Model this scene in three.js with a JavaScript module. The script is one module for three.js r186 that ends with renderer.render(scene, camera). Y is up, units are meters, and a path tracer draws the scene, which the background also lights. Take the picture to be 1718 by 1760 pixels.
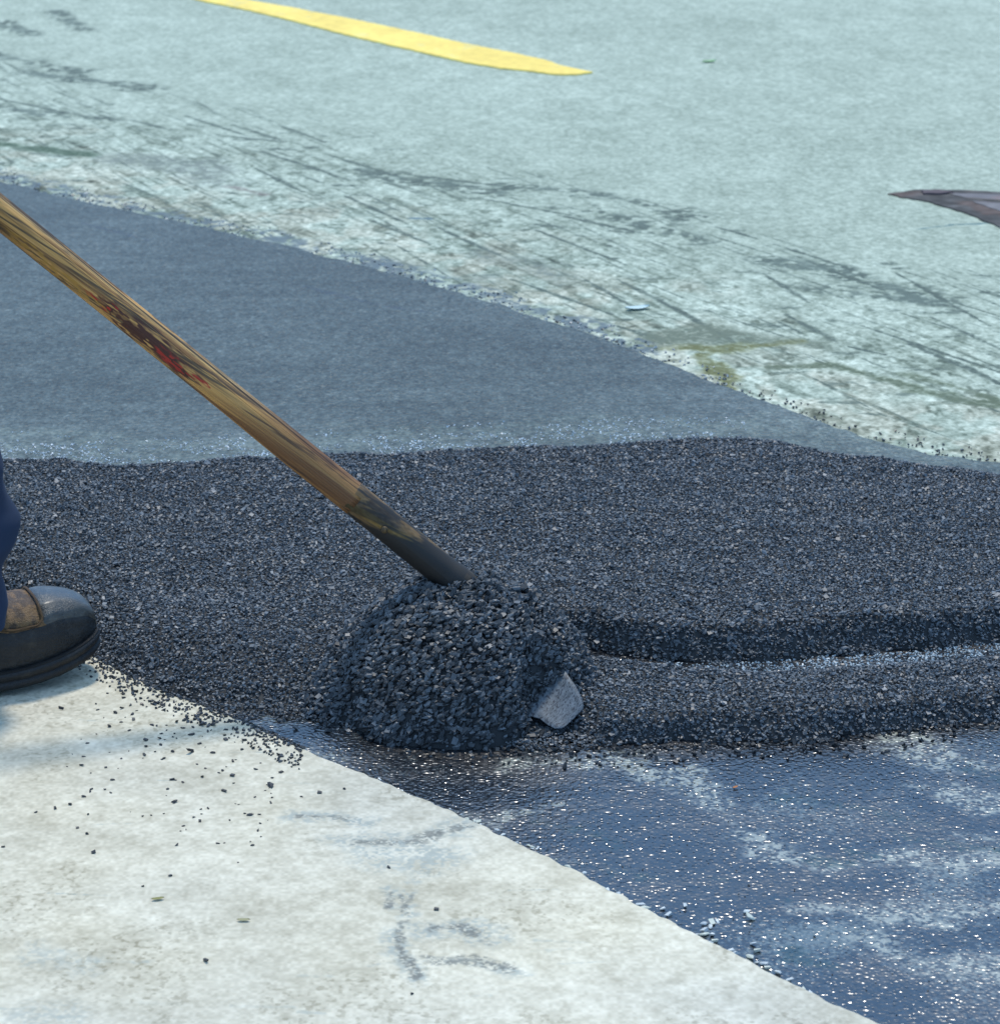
import * as THREE from 'three';
import { MarchingCubes } from 'three/addons/objects/MarchingCubes.js';
import { mergeGeometries } from 'three/addons/utils/BufferGeometryUtils.js';

// ---------------------------------------------------------------- camera, sky, sun, exposure
const scene = new THREE.Scene();
const camera = new THREE.PerspectiveCamera(19.964, 999 / 1024, 0.05, 900);
camera.position.set(0, 1.156, 2.9);
camera.rotation.x = -THREE.MathUtils.degToRad(18.232);
camera.focus = 3.1;
camera.userData.fStop = 16;
const renderer = new THREE.WebGLRenderer({ antialias: true });
renderer.setSize(999, 1024);
renderer.toneMapping = THREE.LinearToneMapping;
renderer.toneMappingExposure = 0.9;
renderer.shadowMap.enabled = true;

{ // clear deep blue low down, thin white haze overhead, even all the way round
  const mix0 = (a, b, t) => a + (b - a) * t;
  const W = 64, H = 64, d = new Float32Array(W * H * 4);
  for (let j = 0; j < H; j++) {
    const el = ((j + 0.5) / H - 0.5) * Math.PI, s = Math.max(0, Math.sin(el));
    const L = el < 0 ? 0.5 : 0.75 + 0.55 * s;
    for (let i = 0; i < W; i++) d.set([L * mix0(0.27, 0.47, s), L * mix0(0.64, 0.72, s), L * mix0(1.3, 1.08, s), 1], (j * W + i) * 4);
  }
  const sky = new THREE.DataTexture(d, W, H, THREE.RGBAFormat, THREE.FloatType);
  sky.mapping = THREE.EquirectangularReflectionMapping;
  sky.magFilter = THREE.LinearFilter; sky.needsUpdate = true;
  scene.background = sky; scene.environment = sky;
}
const sun = new THREE.DirectionalLight(new THREE.Color(1, 0.94, 0.84), 2.6);
sun.position.set(0.1, 5, -2.2);
sun.castShadow = true; sun.shadow.radius = 14; sun.shadow.mapSize.set(2048, 2048);
Object.assign(sun.shadow.camera, { left: -3, right: 3, top: 3, bottom: -3, near: 0.5, far: 20 });
scene.add(sun);

// ---------------------------------------------------------------- helpers
let seed = 20231;
const rnd = () => { seed = (seed + 0x6D2B79F5) | 0; let t = Math.imul(seed ^ (seed >>> 15), 1 | seed); t = (t + Math.imul(t ^ (t >>> 7), 61 | t)) ^ t; return ((t ^ (t >>> 14)) >>> 0) / 4294967296; };
const rr = (a, b) => a + (b - a) * rnd();
const clamp = (v, a = 0, b = 1) => v < a ? a : v > b ? b : v;
const sm = (a, b, v) => { const t = clamp((v - a) / (b - a)); return t * t * (3 - 2 * t); };
const mix = (a, b, t) => a + (b - a) * t;
const PT = new Float32Array(65536); for (let i = 0; i < 65536; i++) PT[i] = rnd();
function vn(x, y) { // value noise, 0..1
  const xi = Math.floor(x), yi = Math.floor(y); let fx = x - xi, fy = y - yi;
  fx = fx * fx * (3 - 2 * fx); fy = fy * fy * (3 - 2 * fy);
  const a = (xi & 255), b = ((xi + 1) & 255), c = (yi & 255) << 8, e = ((yi + 1) & 255) << 8;
  const p = PT[a | c], q = PT[b | c], r = PT[a | e], s = PT[b | e];
  return p + (q - p) * fx + (r - p) * fy + (p - q - r + s) * fx * fy;
}
const fbm = (x, y, n = 4) => { let s = 0, a = 0.5, t = 0; for (let i = 0; i < n; i++) { s += a * vn(x, y); t += a; a *= 0.55; x = x * 2.03 + 17.3; y = y * 2.03 + 5.1; } return s / t; };
function interp(pl) { // polyline as z(x), carried on in a straight line at both ends
  return x => { let i = 0; while (i < pl.length - 2 && x > pl[i + 1][0]) i++; const [a, b] = pl[i], [c, d] = pl[i + 1]; return b + (d - b) * (x - a) / (c - a); };
}
const used = {};
const numbered = n => { const k = used[n] = (used[n] ?? -1) + 1; return k ? `${n}_${String(k).padStart(3, '0')}` : n; };
function obj(name, geo, mat, parent = scene) {
  const m = new THREE.Mesh(geo, mat); m.name = parent === scene ? numbered(name) : name;
  m.castShadow = m.receiveShadow = true; parent.add(m); return m;
}
const tag = (o, label, category, group, kind) => { if (label) o.userData.label = label; if (category) o.userData.category = category; if (group) o.userData.group = group; if (kind) o.userData.kind = kind; return o; };
const struct = (o, label) => tag(o, label, null, null, 'structure');

// colour textures painted in plan, in metres on the ground
class Plan {
  constructor(x0, z0, w, d, W, H) { Object.assign(this, { x0, z0, w, d, W, H }); this.c = new Float32Array(W * H * 3); }
  fill(fn) {
    const o = [0, 0, 0];
    for (let j = 0, k = 0; j < this.H; j++) for (let i = 0; i < this.W; i++, k += 3) { fn(this.x0 + (i + 0.5) / this.W * this.w, this.z0 + (j + 0.5) / this.H * this.d, o); this.c[k] = o[0]; this.c[k + 1] = o[1]; this.c[k + 2] = o[2]; }
    return this;
  }
  // a stain or scrape with a ragged outline: hw half width, rag how far the outline wanders, brk how broken up it is (at bs per metre)
  stroke(pl, hw, col, op, { rag = 0.5, brk = 0, bs = 160, taper = 0, sx = 1, solid = 0 } = {}) {
    const m = hw * (1 + rag) + 0.01, xs = pl.map(p => p[0]), zs = pl.map(p => p[1]);
    const i0 = Math.max(0, Math.floor((Math.min(...xs) - m - this.x0) / this.w * this.W)), i1 = Math.min(this.W - 1, Math.ceil((Math.max(...xs) + m - this.x0) / this.w * this.W));
    const j0 = Math.max(0, Math.floor((Math.min(...zs) - m - this.z0) / this.d * this.H)), j1 = Math.min(this.H - 1, Math.ceil((Math.max(...zs) + m - this.z0) / this.d * this.H));
    const n = pl.length - 1, f = 0.6 / hw;
    for (let j = j0; j <= j1; j++) for (let i = i0; i <= i1; i++) {
      const x = this.x0 + (i + 0.5) / this.W * this.w, z = this.z0 + (j + 0.5) / this.H * this.d;
      let best = 1e9, bt = 0;
      for (let s = 0; s < n; s++) {
        const ax = pl[s][0], az = pl[s][1], dx = pl[s + 1][0] - ax, dz = pl[s + 1][1] - az;
        const t = clamp(((x - ax) * dx + (z - az) * dz) / (dx * dx + dz * dz)), e = Math.hypot(x - ax - dx * t, z - az - dz * t);
        if (e < best) { best = e; bt = (s + t) / n; }
      }
      const h = hw * (1 - taper * Math.abs(2 * bt - 1));
      let a = sm(h, h * 0.1, best + (fbm(x * f + 31, z * f + 7, 3) - 0.5) * 2 * rag * hw);
      if (a <= 0) continue;
      if (brk) a *= mix(1, sm(0.42, 0.58, vn(x * bs * sx, z * bs) * 0.6 + vn(x * bs * 0.37 + 9, z * bs * 0.37) * 0.4), brk);
      a = Math.min(1, a * op) * Math.max(solid, clamp(0.35 + 1.1 * vn(x * 210 + 3, z * 150))); const k = (j * this.W + i) * 3;
      for (let q = 0; q < 3; q++) this.c[k + q] += (col[q] - this.c[k + q]) * a;
    }
    return this;
  }
  texture() {
    const b = new Uint8Array(this.W * this.H * 4);
    for (let i = 0, k = 0; i < this.W * this.H; i++, k += 3) { b[i * 4] = clamp(this.c[k], 0, 255); b[i * 4 + 1] = clamp(this.c[k + 1], 0, 255); b[i * 4 + 2] = clamp(this.c[k + 2], 0, 255); b[i * 4 + 3] = 255; }
    const t = new THREE.DataTexture(b, this.W, this.H); this.c = null;
    t.colorSpace = THREE.SRGBColorSpace; t.magFilter = t.minFilter = THREE.LinearFilter; t.needsUpdate = true; return t;
  }
}
function heightTex(n, fn) { // tileable relief, n pixels a side
  const b = new Uint8Array(n * n * 4);
  for (let j = 0; j < n; j++) for (let i = 0; i < n; i++) { const v = clamp(fn(i, j)) * 255, k = (j * n + i) * 4; b[k] = b[k + 1] = b[k + 2] = v; b[k + 3] = 255; }
  const t = new THREE.DataTexture(b, n, n); t.wrapS = t.wrapT = THREE.RepeatWrapping; t.magFilter = t.minFilter = THREE.LinearFilter; t.needsUpdate = true; return t;
}
// period 256 lattice cells = 1024 px
const grainTex = heightTex(1024, (i, j) => 0.6 * vn(i / 4, j / 4) + 0.25 * vn(i / 8 + 3, j / 8) * 1 + 0.15 * vn(i / 2, j / 2));
const tiled = (t, p, size) => { const c = t.clone(); c.repeat.set(p.w / size, p.d / size); c.needsUpdate = true; return c; };

function planUV(g, p) {
  const a = g.attributes.position, uv = new Float32Array(a.count * 2);
  for (let i = 0; i < a.count; i++) { uv[i * 2] = (a.getX(i) - p.x0) / p.w; uv[i * 2 + 1] = (a.getZ(i) - p.z0) / p.d; }
  g.setAttribute('uv', new THREE.BufferAttribute(uv, 2)); return g;
}
// flat slab over an outline of [x, z]: a top, a worn arris and a side down to yb
function slab(outline, y, yb, p, arris = 0.004) {
  let c = outline.map(q => new THREE.Vector2(q[0], -q[1]));
  if (THREE.ShapeUtils.area(c) < 0) c.reverse();
  const inset = c.map((q, i) => { const a = c[(i + c.length - 1) % c.length], b = c[(i + 1) % c.length], t = b.clone().sub(a).normalize(); return new THREE.Vector2(q.x - t.y * arris, q.y + t.x * arris); });
  const tri = THREE.ShapeUtils.triangulateShape(inset, []), pos = [], idx = [], n = c.length;
  inset.forEach(q => pos.push(q.x, y, -q.y));
  tri.forEach(t => idx.push(...t));
  const rings = [[inset, y], [c, y - arris * 0.8], [c, yb]];
  for (let r = 0; r < 2; r++) {
    const o = pos.length / 3;
    for (const [ring, yy] of [rings[r], rings[r + 1]]) ring.forEach(q => pos.push(q.x, yy, -q.y));
    for (let i = 0; i < n; i++) { const k = (i + 1) % n; idx.push(o + i, o + n + i, o + k, o + k, o + n + i, o + n + k); }
  }
  const g = new THREE.BufferGeometry(); g.setAttribute('position', new THREE.Float32BufferAttribute(pos, 3)); g.setIndex(idx); g.computeVertexNormals();
  return planUV(g, p);
}
const jag = (pl, step, amp, f) => { // a polyline resampled every step metres, wandering by amp
  const out = [];
  for (let i = 0; i < pl.length - 1; i++) {
    const [a, b] = pl[i], [c, d] = pl[i + 1], L = Math.hypot(c - a, d - b), n = Math.max(1, Math.round(L / step));
    for (let k = 0; k < n; k++) { const t = k / n, x = a + (c - a) * t, z = b + (d - b) * t, w = (fbm(x * f + 40, z * f + 11, 4) - 0.5) * 2 * amp; out.push([x + (d - b) / L * w, z - (c - a) / L * w]); }
  }
  out.push(pl[pl.length - 1]); return out;
};

// ---------------------------------------------------------------- lines on the ground (metres)
const CONC = [[-2.6, -2.49], [-0.442, -0.097], [-0.375, -0.013], [-0.267, 0.084], [-0.201, 0.158], [-0.127, 0.23], [-0.056, 0.303], [0.012, 0.378], [0.076, 0.452], [0.126, 0.519], [0.175, 0.578], [0.222, 0.635], [0.266, 0.689], [0.318, 0.745], [1.4, 1.9]];
const FAR = [[-1.75, -3.5], [-0.966, -2.641], [-0.809, -2.481], [-0.651, -2.344], [-0.499, -2.2], [-0.366, -2.081], [-0.258, -1.962], [-0.135, -1.829], [0.001, -1.659], [0.092, -1.54], [0.18, -1.423], [0.229, -1.339], [0.292, -1.234], [0.368, -1.117], [0.44, -1.005], [0.511, -0.915], [0.58, -0.842], [0.666, -0.803], [1.8, -0.1]];
const farZ = interp(FAR);

// ---------------------------------------------------------------- old road
const GRN = [84, 96, 70], OLV = [98, 100, 54], DRK = [72, 86, 74], GRY = [118, 138, 140];
function roadBase(x, z, o) {
  const big = fbm(x * 1.3 + 5, z * 1.3, 4) - 0.5, mid = fbm(x * 9, z * 7 + 3, 3) - 0.5, fine = vn(x * 130, z * 90) - 0.5, fin2 = vn(x * 320, z * 260) - 0.5;
  const edge = z - farZ(x);                               // below 0 outside the patch
  const near = sm(-1.35, -0.35, edge);                    // worn belt along the patch: coarser
  const blot = fbm(x * 26 + 4, z * 15 + 9, 3) - 0.5; let v = big * 20 + mid * (18 + 18 * near) + blot * (20 + 22 * near) + fine * (36 + 20 * near) + fin2 * (34 + 14 * near);
  const pit = sm(0.62, 0.75, vn(x * 42 + 8, z * 26) * 0.6 + vn(x * 120, z * 80 + 4) * 0.4) * near;
  v -= pit * 44; const ac = x * 0.89 - z * 0.455, al = x * 0.455 + z * 0.89, gouge = sm(0.6, 0.74, vn(ac * 75, al * 7 + 8) * 0.6 + fbm(x * 6 + 2, z * 5, 3) * 0.4) * near; v -= gouge * 40; const crust = sm(0.58, 0.72, fbm(x * 34 + 50, z * 24, 3)) * near; v += crust * 12;
  const bei = sm(0.4, 0.62, fbm(x * 16 + 3, z * 11, 4)) * sm(-0.75, -0.05, edge + (fbm(x * 5, z * 5 + 9, 3) - 0.5) * 0.8);
  o[0] = 164 + v + 8 * bei; o[1] = 174 + v * 0.97 - 1 * bei; o[2] = 154 + v * 0.95 - 3 * bei;
}
function roadMarks(p) {
  const streaks = [[[0.064, -2.233], [0.215, -1.962]], [[0.257, -1.717], [0.364, -1.441]], [[0.444, -1.899], [0.502, -1.698]], [[0.196, -1.857], [0.315, -1.584]], [[0.142, -1.857], [0.217, -1.659]], [[0.02, -1.857], [0.178, -1.621]], [[0.457, -1.621], [0.521, -1.441]], [[0.533, -1.423], [0.584, -1.372]], [[0.483, -2.117], [0.579, -1.962]], [[0.531, -1.984], [0.635, -1.776]], [[0.67, -1.899], [0.771, -1.548]], [[0.687, -1.603], [0.765, -1.406]], [[0.57, -1.548], [0.743, -1.273]], [[-0.678, -3.345], [-0.535, -3.133]], [[-0.596, -3.133], [-0.432, -3.05]], [[-0.569, -3.244], [-0.458, -3.082]], [[-0.485, -2.958], [-0.293, -2.668]], [[-0.47, -3.244], [-0.36, -3.05]], [[-0.353, -2.928], [-0.192, -2.696]], [[-0.482, -2.781], [-0.376, -2.56]], [[-0.297, -2.533], [-0.168, -2.281]], [[-0.232, -2.305], [-0.122, -2.117]], [[-0.104, -2.233], [0.001, -2.028]], [[-0.181, -2.724], [0.001, -2.614]], [[-0.043, -2.507], [0.13, -2.354]], [[0.108, -2.354], [0.251, -2.209]], [[0.39, -2.257], [0.456, -2.163]], [[0.019, -1.603], [0.126, -1.441]], [[0.184, -1.548], [0.261, -1.441]], [[0.685, -1.339], [0.733, -1.209]], [[0.629, -1.441], [0.722, -1.241]], [[-1.116, -3.557], [-0.863, -3.311]], [[-1.016, -3.414], [-0.948, -3.379]], [[-0.8, -3.311], [-0.686, -3.178]]];
  const s0 = seed; seed = 991;
  for (const s of streaks) p.stroke(s, rr(0.008, 0.014), DRK, rr(1, 1.4), { rag: 0.5, brk: 0.25, bs: 60, taper: 0.5, solid: 0.5 });
  for (let k = 0; k < 330; k++) { // many fainter scrapes along the same belt
    const x = rr(-1.5, 1.2), off = rr(0.12, 1.25), z = farZ(x) - off, L = rr(0.06, 0.34), a = rr(0.38, 0.6);
    p.stroke([[x, z], [x + L * Math.sin(a), z + L * Math.cos(a)]], rr(0.002, 0.0065), DRK, rr(0.5, 1), { rag: 0.6, brk: 0.5, bs: 60, taper: 0.6 });
  }
  for (let k = 0; k < 220; k++) { // small dark scabs
    const x = rr(-1.5, 1.2), z = farZ(x) - Math.abs(rr(0.1, 1.2)), L = rr(0.01, 0.06);
    p.stroke([[x, z], [x + L, z + rr(-0.01, 0.02)]], rr(0.006, 0.016), DRK, rr(0.5, 0.95), { rag: 0.9, brk: 0.7, bs: 90 });
  }
  const mott = [[[-1.296, -4.659], [-1.176, -4.467]], [[-1.174, -4.86], [-1.071, -4.562]], [[-1.098, -3.449], [-0.863, -3.311]], [[0.001, -2.614], [0.113, -2.587], [0.242, -2.481], [0.344, -2.354]], [[0.152, -2.404], [0.353, -2.163]], [[0.471, -1.984], [0.584, -1.92], [0.701, -1.698]], [[0.539, -1.776], [0.666, -1.717]], [[-0.274, -2.752], [-0.01, -2.56]], [[-1.25, -4.2], [-1.0, -3.9]], [[-1.1, -3.9], [-0.8, -3.7]]];
  for (const s of mott) p.stroke(s, 0.055, DRK, 1, { rag: 1, brk: 1, bs: 85 });
  for (const s of mott) p.stroke(s, 0.034, [92, 106, 94], 0.8, { rag: 1, brk: 1, bs: 46 });
  const smudge = [[[-0.039, -2.028], [0.041, -1.984], [0.089, -1.878]], [[-0.735, -2.868], [-0.612, -2.81], [-0.553, -2.668]], [[-0.219, -1.984], [-0.019, -1.857]]];
  for (const s of smudge) p.stroke(s, 0.08, [118, 126, 114], 0.9, { rag: 0.8, brk: 0.6, bs: 70, solid: 0.5 });
  p.stroke([[-0.525, -2.614], [-0.441, -2.533]], 0.02, [112, 100, 92], 0.7, { rag: 0.8, brk: 0.4 });
  p.stroke([[0.262, -1.47], [0.346, -1.494], [0.406, -1.458], [0.483, -1.435]], 0.085, [98, 108, 88], 1.15, { rag: 0.8, brk: 0.35, bs: 120, taper: 0.3, solid: 0.35 });
  p.stroke([[0.233, -1.413], [0.33, -1.408], [0.44, -1.441]], 0.036, OLV, 1.2, { rag: 1, brk: 0.4, bs: 130, solid: 0.4 });
  const green = [[[0.31, -1.365], [0.319, -1.306], [0.312, -1.273]], [[0.334, -1.273], [0.339, -1.225], [0.323, -1.184]]];
  for (const s of green) p.stroke(s, 0.022, OLV, 1.2, { rag: 0.9, brk: 0.3, bs: 130, solid: 0.4 });
  p.stroke([[-1.1, -3.08], [-0.952, -2.988], [-0.829, -2.916]], 0.045, [66, 88, 64], 1.3, { rag: 0.7, taper: 0.4, solid: 0.7 });
  p.stroke([[0.41, -1.299], [0.498, -1.312], [0.537, -1.273], [0.596, -1.193], [0.655, -1.132], [0.8, -1.04]], 0.022, GRN, 1.2, { rag: 0.9, brk: 0.35, bs: 120, solid: 0.35 });
  p.stroke([[0.6, -1.26], [0.678, -1.178], [0.718, -1.117], [0.8, -1.06]], 0.018, GRN, 1.1, { rag: 0.9, brk: 0.4, bs: 120, solid: 0.3 });
  p.stroke([[0.751, -2.238], [0.824, -2.276], [0.909, -2.291], [1.1, -2.275]], 0.008, [74, 104, 106], 0.95, { rag: 0.7, taper: 0.4 });
  p.stroke([[-0.16, -2.33], [-0.13, -2.325]], 0.012, [70, 98, 112], 0.8, { rag: 0.6 });
  for (let k = 0; k < 3; k++) p.stroke(FAR.slice(0, 12).map(q => [q[0] + 0.01, q[1] - 0.03 - 0.022 * k]), 0.03, [92, 106, 110], 0.75, { rag: 0.9, brk: 1, bs: 75 });
  seed = s0; return p;
}
const roadMat = (p, rough = 0.75, bump = 0.0012) => new THREE.MeshPhysicalMaterial({ map: p.texture(), bumpMap: tiled(grainTex, p, 1.1), bumpScale: bump, roughness: rough });
const pNear = roadMarks(new Plan(-1.6, -3.2, 3.3, 3.05, 2048, 2048).fill(roadBase));
const farIn = jag(FAR, 0.012, 0.014, 22);
struct(obj('road', slab([[-1.6, -3.2], [1.7, -3.2], [1.7, farZ(1.7)], ...farIn.filter(q => q[0] < 1.68 && q[0] > -1.45).reverse(), [-1.475, -3.2]], 0, -0.1, pNear, 0.003), roadMat(pNear)), 'worn grey road surface along the new patch');
const pFar = roadMarks(new Plan(-3.2, -7.2, 6.4, 4.0, 2048, 1400).fill(roadBase));
struct(obj('road', slab([[-3.2, -7.2], [3.2, -7.2], [3.2, -3.2], [-3.2, -3.2]], 0, -0.1, pFar, 0), roadMat(pFar)), 'pale grey road surface under the yellow line');
const pTile = new Plan(0, 0, 4, 4, 512, 512).fill((x, z, o) => { const v = (fbm(x * 16, z * 16, 3) - 0.5) * 30 + (vn(x * 64, z * 64) - 0.5) * 20; o[0] = 164 + v; o[1] = 174 + v; o[2] = 154 + v; });
{
  const t = pTile.texture(); t.wrapS = t.wrapT = THREE.RepeatWrapping;
  const g = new THREE.PlaneGeometry(800, 800, 1, 1).rotateX(-Math.PI / 2).translate(0, -0.11, 0); planUV(g, { x0: 0, z0: 0, w: 4, d: 4 });
  struct(obj('ground', g, new THREE.MeshStandardMaterial({ map: t, roughness: 0.85 })), 'road and ground running on to the horizon');
  const right = slab([[1.7, -3.2], [60, -3.2], [60, 40], [1.7, 1.9]], -0.002, -0.1, { x0: 0, z0: 0, w: 4, d: 4 }, 0);
  struct(obj('road', right, new THREE.MeshStandardMaterial({ map: t, roughness: 0.85 })), 'plain grey road surface further along the street');
}

// yellow centre line, paint 4 mm thick at most, worn to a point at its end
{
  const bot = [[-1.6, -6.2], [-0.813, -5.045], [-0.664, -4.865], [-0.51, -4.642], [-0.38, -4.441], [-0.227, -4.232], [-0.082, -4.034], [0.001, -3.952], [0.07, -3.911], [0.13, -3.863], [0.178, -3.863], [0.217, -3.895]];
  const top = [[-1.45, -6.25], [-0.678, -5.045], [-0.559, -4.917], [-0.394, -4.722], [-0.235, -4.517], [-0.085, -4.313], [0.001, -4.206], [0.044, -4.154], [0.106, -4.068], [0.153, -3.976], [0.217, -3.895]];
  const p = new Plan(-1.7, -6.3, 2.1, 2.6, 1024, 1024).fill((x, z, o) => { const v = (fbm(x * 14, z * 10, 4) - 0.5) * 34 + (vn(x * 90, z * 70) - 0.5) * 16, g = sm(0.66, 0.78, fbm(x * 26, z * 18 + 5, 3)) * 0.45; o[0] = mix(250, 225, g) + v; o[1] = mix(216, 208, g) + v; o[2] = mix(106, 140, g) + v * 0.7; });
  struct(obj('road_marking', slab([...jag(bot, 0.012, 0.005, 60), ...jag(top, 0.012, 0.005, 64).reverse().slice(1)], 0.004, -0.001, p, 0.001), new THREE.MeshStandardMaterial({ map: p.texture(), roughness: 0.7 })), 'yellow painted line ending in a worn point');
}

// ---------------------------------------------------------------- tack-coated bed of the trench
const TY = -0.012;
const pTack = new Plan(-0.7, -0.35, 1.9, 1.9, 2048, 2048).fill((x, z, o) => {
  const n = fbm(x * 7 + 2, z * 7, 4), grain = vn(x * 330, z * 260) * 0.55 + vn(x * 760, z * 560) * 0.45, f = vn(x * 420, z * 420) - 0.5;
  const dust = sm(0.54, 0.82, n * 0.66 + grain * 0.42);
  const v = (grain - 0.5) * 84 + f * 44;
  o[0] = mix(20, 94, dust) + v * 0.5; o[1] = mix(25, 102, dust) + v * 0.5; o[2] = mix(31, 98, dust) + v * 0.5;
});
{
  const pale = [[[0.153, 0.198], [0.188, 0.198], [0.217, 0.284], [0.24, 0.351], [0.269, 0.397], [0.306, 0.416], [0.34, 0.404], [0.385, 0.391], [0.426, 0.416], [0.472, 0.391], [0.7, 0.36]], [[0.286, 0.503], [0.337, 0.515], [0.39, 0.515], [0.454, 0.503], [0.7, 0.48]], [[0.33, 0.573], [0.375, 0.617], [0.435, 0.617], [0.7, 0.62]], [[0.001, 0.304], [0.035, 0.284], [0.061, 0.27]], [[0.012, 0.168], [0.083, 0.168], [0.143, 0.16]], [[0.415, 0.122], [0.462, 0.168], [0.7, 0.22]], [[0.407, 0.227], [0.492, 0.27], [0.7, 0.3]], [[0.437, 0.338], [0.479, 0.351]], [[-0.191, 0.138], [-0.127, 0.227], [-0.056, 0.297], [0.001, 0.325]]];
  const W = [0.034, 0.03, 0.045, 0.012, 0.03, 0.05, 0.04, 0.02, 0.02], O = [1.4, 1.2, 1.3, 1.4, 1.2, 1.2, 1.2, 1.3, 0.7];
  pale.forEach((s, i) => pTack.stroke(s, W[i], [160, 160, 144], O[i], { rag: 0.9, brk: 0.8, bs: 380 }));
  const dark = [[[0.277, 0.255], [0.321, 0.27], [0.365, 0.284], [0.417, 0.325]], [[0.391, 0.351], [0.438, 0.371], [0.474, 0.378]], [[0.034, 0.311], [0.079, 0.338], [0.111, 0.365]], [[0.077, 0.416], [0.141, 0.442]], [[0.195, 0.442], [0.211, 0.444]], [[0.251, 0.485], [0.261, 0.488]], [[0.461, 0.18], [0.481, 0.198], [0.5, 0.22]], [[0.331, 0.384], [0.352, 0.391]], [[0.296, 0.404], [0.329, 0.404]], [[0.256, 0.595], [0.284, 0.617]]];
  dark.forEach((s, i) => pTack.stroke(s, i === 4 || i === 5 ? 0.007 : 0.016, [12, 40, 34], 1, { rag: 0.9, brk: 0.75, bs: 170 }));
}
const wet = new Plan(-0.7, -0.35, 1.9, 1.9, 1024, 1024).fill((x, z, o) => { const n = fbm(x * 9 + z * 3 + 50, z * 16, 4), g = vn(x * 260, z * 200); o[0] = o[1] = o[2] = 255 * clamp(0.2 + 0.13 * sm(0.4, 0.66, n * 0.75 + g * 0.25)); }).texture();
wet.colorSpace = THREE.NoColorSpace;
struct(obj('tack_coat', slab([[-2.6, -2.6], [1.4, 2.0], [1.7, 1.9], [1.7, -0.15], [0.7, -0.75], [-0.9, -2.5]], TY, -0.1, pTack, 0),
  new THREE.MeshPhysicalMaterial({ map: pTack.texture(), bumpMap: tiled(grainTex, pTack, 0.7), bumpScale: 0.0013, roughness: 1, roughnessMap: wet, ior: 2.3 })), 'blue sheen tack coat on the scraped trench bed');

// ---------------------------------------------------------------- compacted new asphalt
const BACK = [[-2.0, -0.78], [-0.663, -0.788], [-0.587, -0.796], [-0.506, -0.77], [-0.431, -0.78], [-0.278, -0.804], [-0.124, -0.828], [0.111, -0.863], [0.269, -0.885], [0.373, -0.898], [0.426, -0.871], [0.496, -0.85], [0.564, -0.81], [0.643, -0.78], [1.8, -0.09]];
const backZ = interp(BACK);
const pComp = new Plan(-2.0, -3.6, 3.2, 3.2, 2048, 2048).fill((x, z, o) => {
  const v = (fbm(x * 2.2, z * 3.4, 4) - 0.5) * 40 + (fbm(x * 3 + z * 1.5, z * 26, 3) - 0.5) * 20 + sm(0.8, 0.92, vn(x * 260 + 7, z * 230)) * 30 - sm(0.8, 0.92, vn(x * 230 + 70, z * 200)) * 26 + (fbm(x * 30, z * 22, 3) - 0.5) * 14 + (vn(x * 300, z * 220) - 0.5) * 40 + (vn(x * 120 + 3, z * 80) - 0.5) * 22;
  const b = sm(0.11, 0.06, Math.abs(z - backZ(x) + 0.07) + (fbm(x * 9, z * 14, 3) - 0.5) * 0.12) * (0.35 + 0.65 * sm(0.4, 0.6, vn(x * 210, z * 150) * 0.5 + vn(x * 60, z * 50) * 0.5));   // paler, broken band along the loose edge
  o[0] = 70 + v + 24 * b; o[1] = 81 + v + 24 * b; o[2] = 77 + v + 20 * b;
});
for (const s of [[[-0.75, -2.26], [-0.62, -2.12]], [[-0.32, -1.78], [-0.2, -1.66]], [[-0.2, -1.66], [-0.1, -1.6]]]) pComp.stroke(s, 0.012, [40, 52, 64], 0.6, { rag: 0.7, brk: 0.4, taper: 0.5 });
{
  const inner = BACK.filter(q => q[0] < 1.2).map(q => [q[0], q[1] + 0.12]);
  const edge = jag(FAR, 0.012, 0.012, 26).filter(q => q[0] < 1.2);
  const g = slab([...edge, [1.2, farZ(1.2)], [1.2, -0.2], ...inner.slice().reverse()], 0.006, -0.1, pComp, 0.004);
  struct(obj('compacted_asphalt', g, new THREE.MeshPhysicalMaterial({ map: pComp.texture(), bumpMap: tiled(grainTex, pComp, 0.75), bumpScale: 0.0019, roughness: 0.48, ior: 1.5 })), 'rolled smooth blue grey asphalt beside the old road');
}

// ---------------------------------------------------------------- concrete gutter
const pConc = new Plan(-1.5, -1.1, 2.3, 2.3, 2048, 2048).fill((x, z, o) => {
  const big = fbm(x * 4.2 + 3, z * 5.2 + 1, 4) - 0.5, mid = fbm(x * 18, z * 26, 4) - 0.5, fine = vn(x * 330, z * 260) - 0.5, f2 = vn(x * 130, z * 150) - 0.5;
  const warm = fbm(x * 3.1 + 11, z * 3.7 + 7, 3) - 0.5, cloud = sm(0.5, 0.72, fbm(x * 12 + 6, z * 20 + 2, 4)) ;
  const pores = sm(0.6, 0.75, fbm(x * 230 + 4, z * 190, 2)) * sm(0.45, 0.65, fbm(x * 9, z * 9 + 20, 3)), flake = fbm(x * 52 + 9, z * 60 + 3, 3) - 0.5;
  const v = big * 28 + mid * 24 + flake * 26 + fine * 24 + f2 * 16 + cloud * 8 - pores * 26;
  o[0] = 207 + v + warm * 14; o[1] = 198 + v + warm * 5; o[2] = 174 + v - warm * 12;
});
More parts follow.
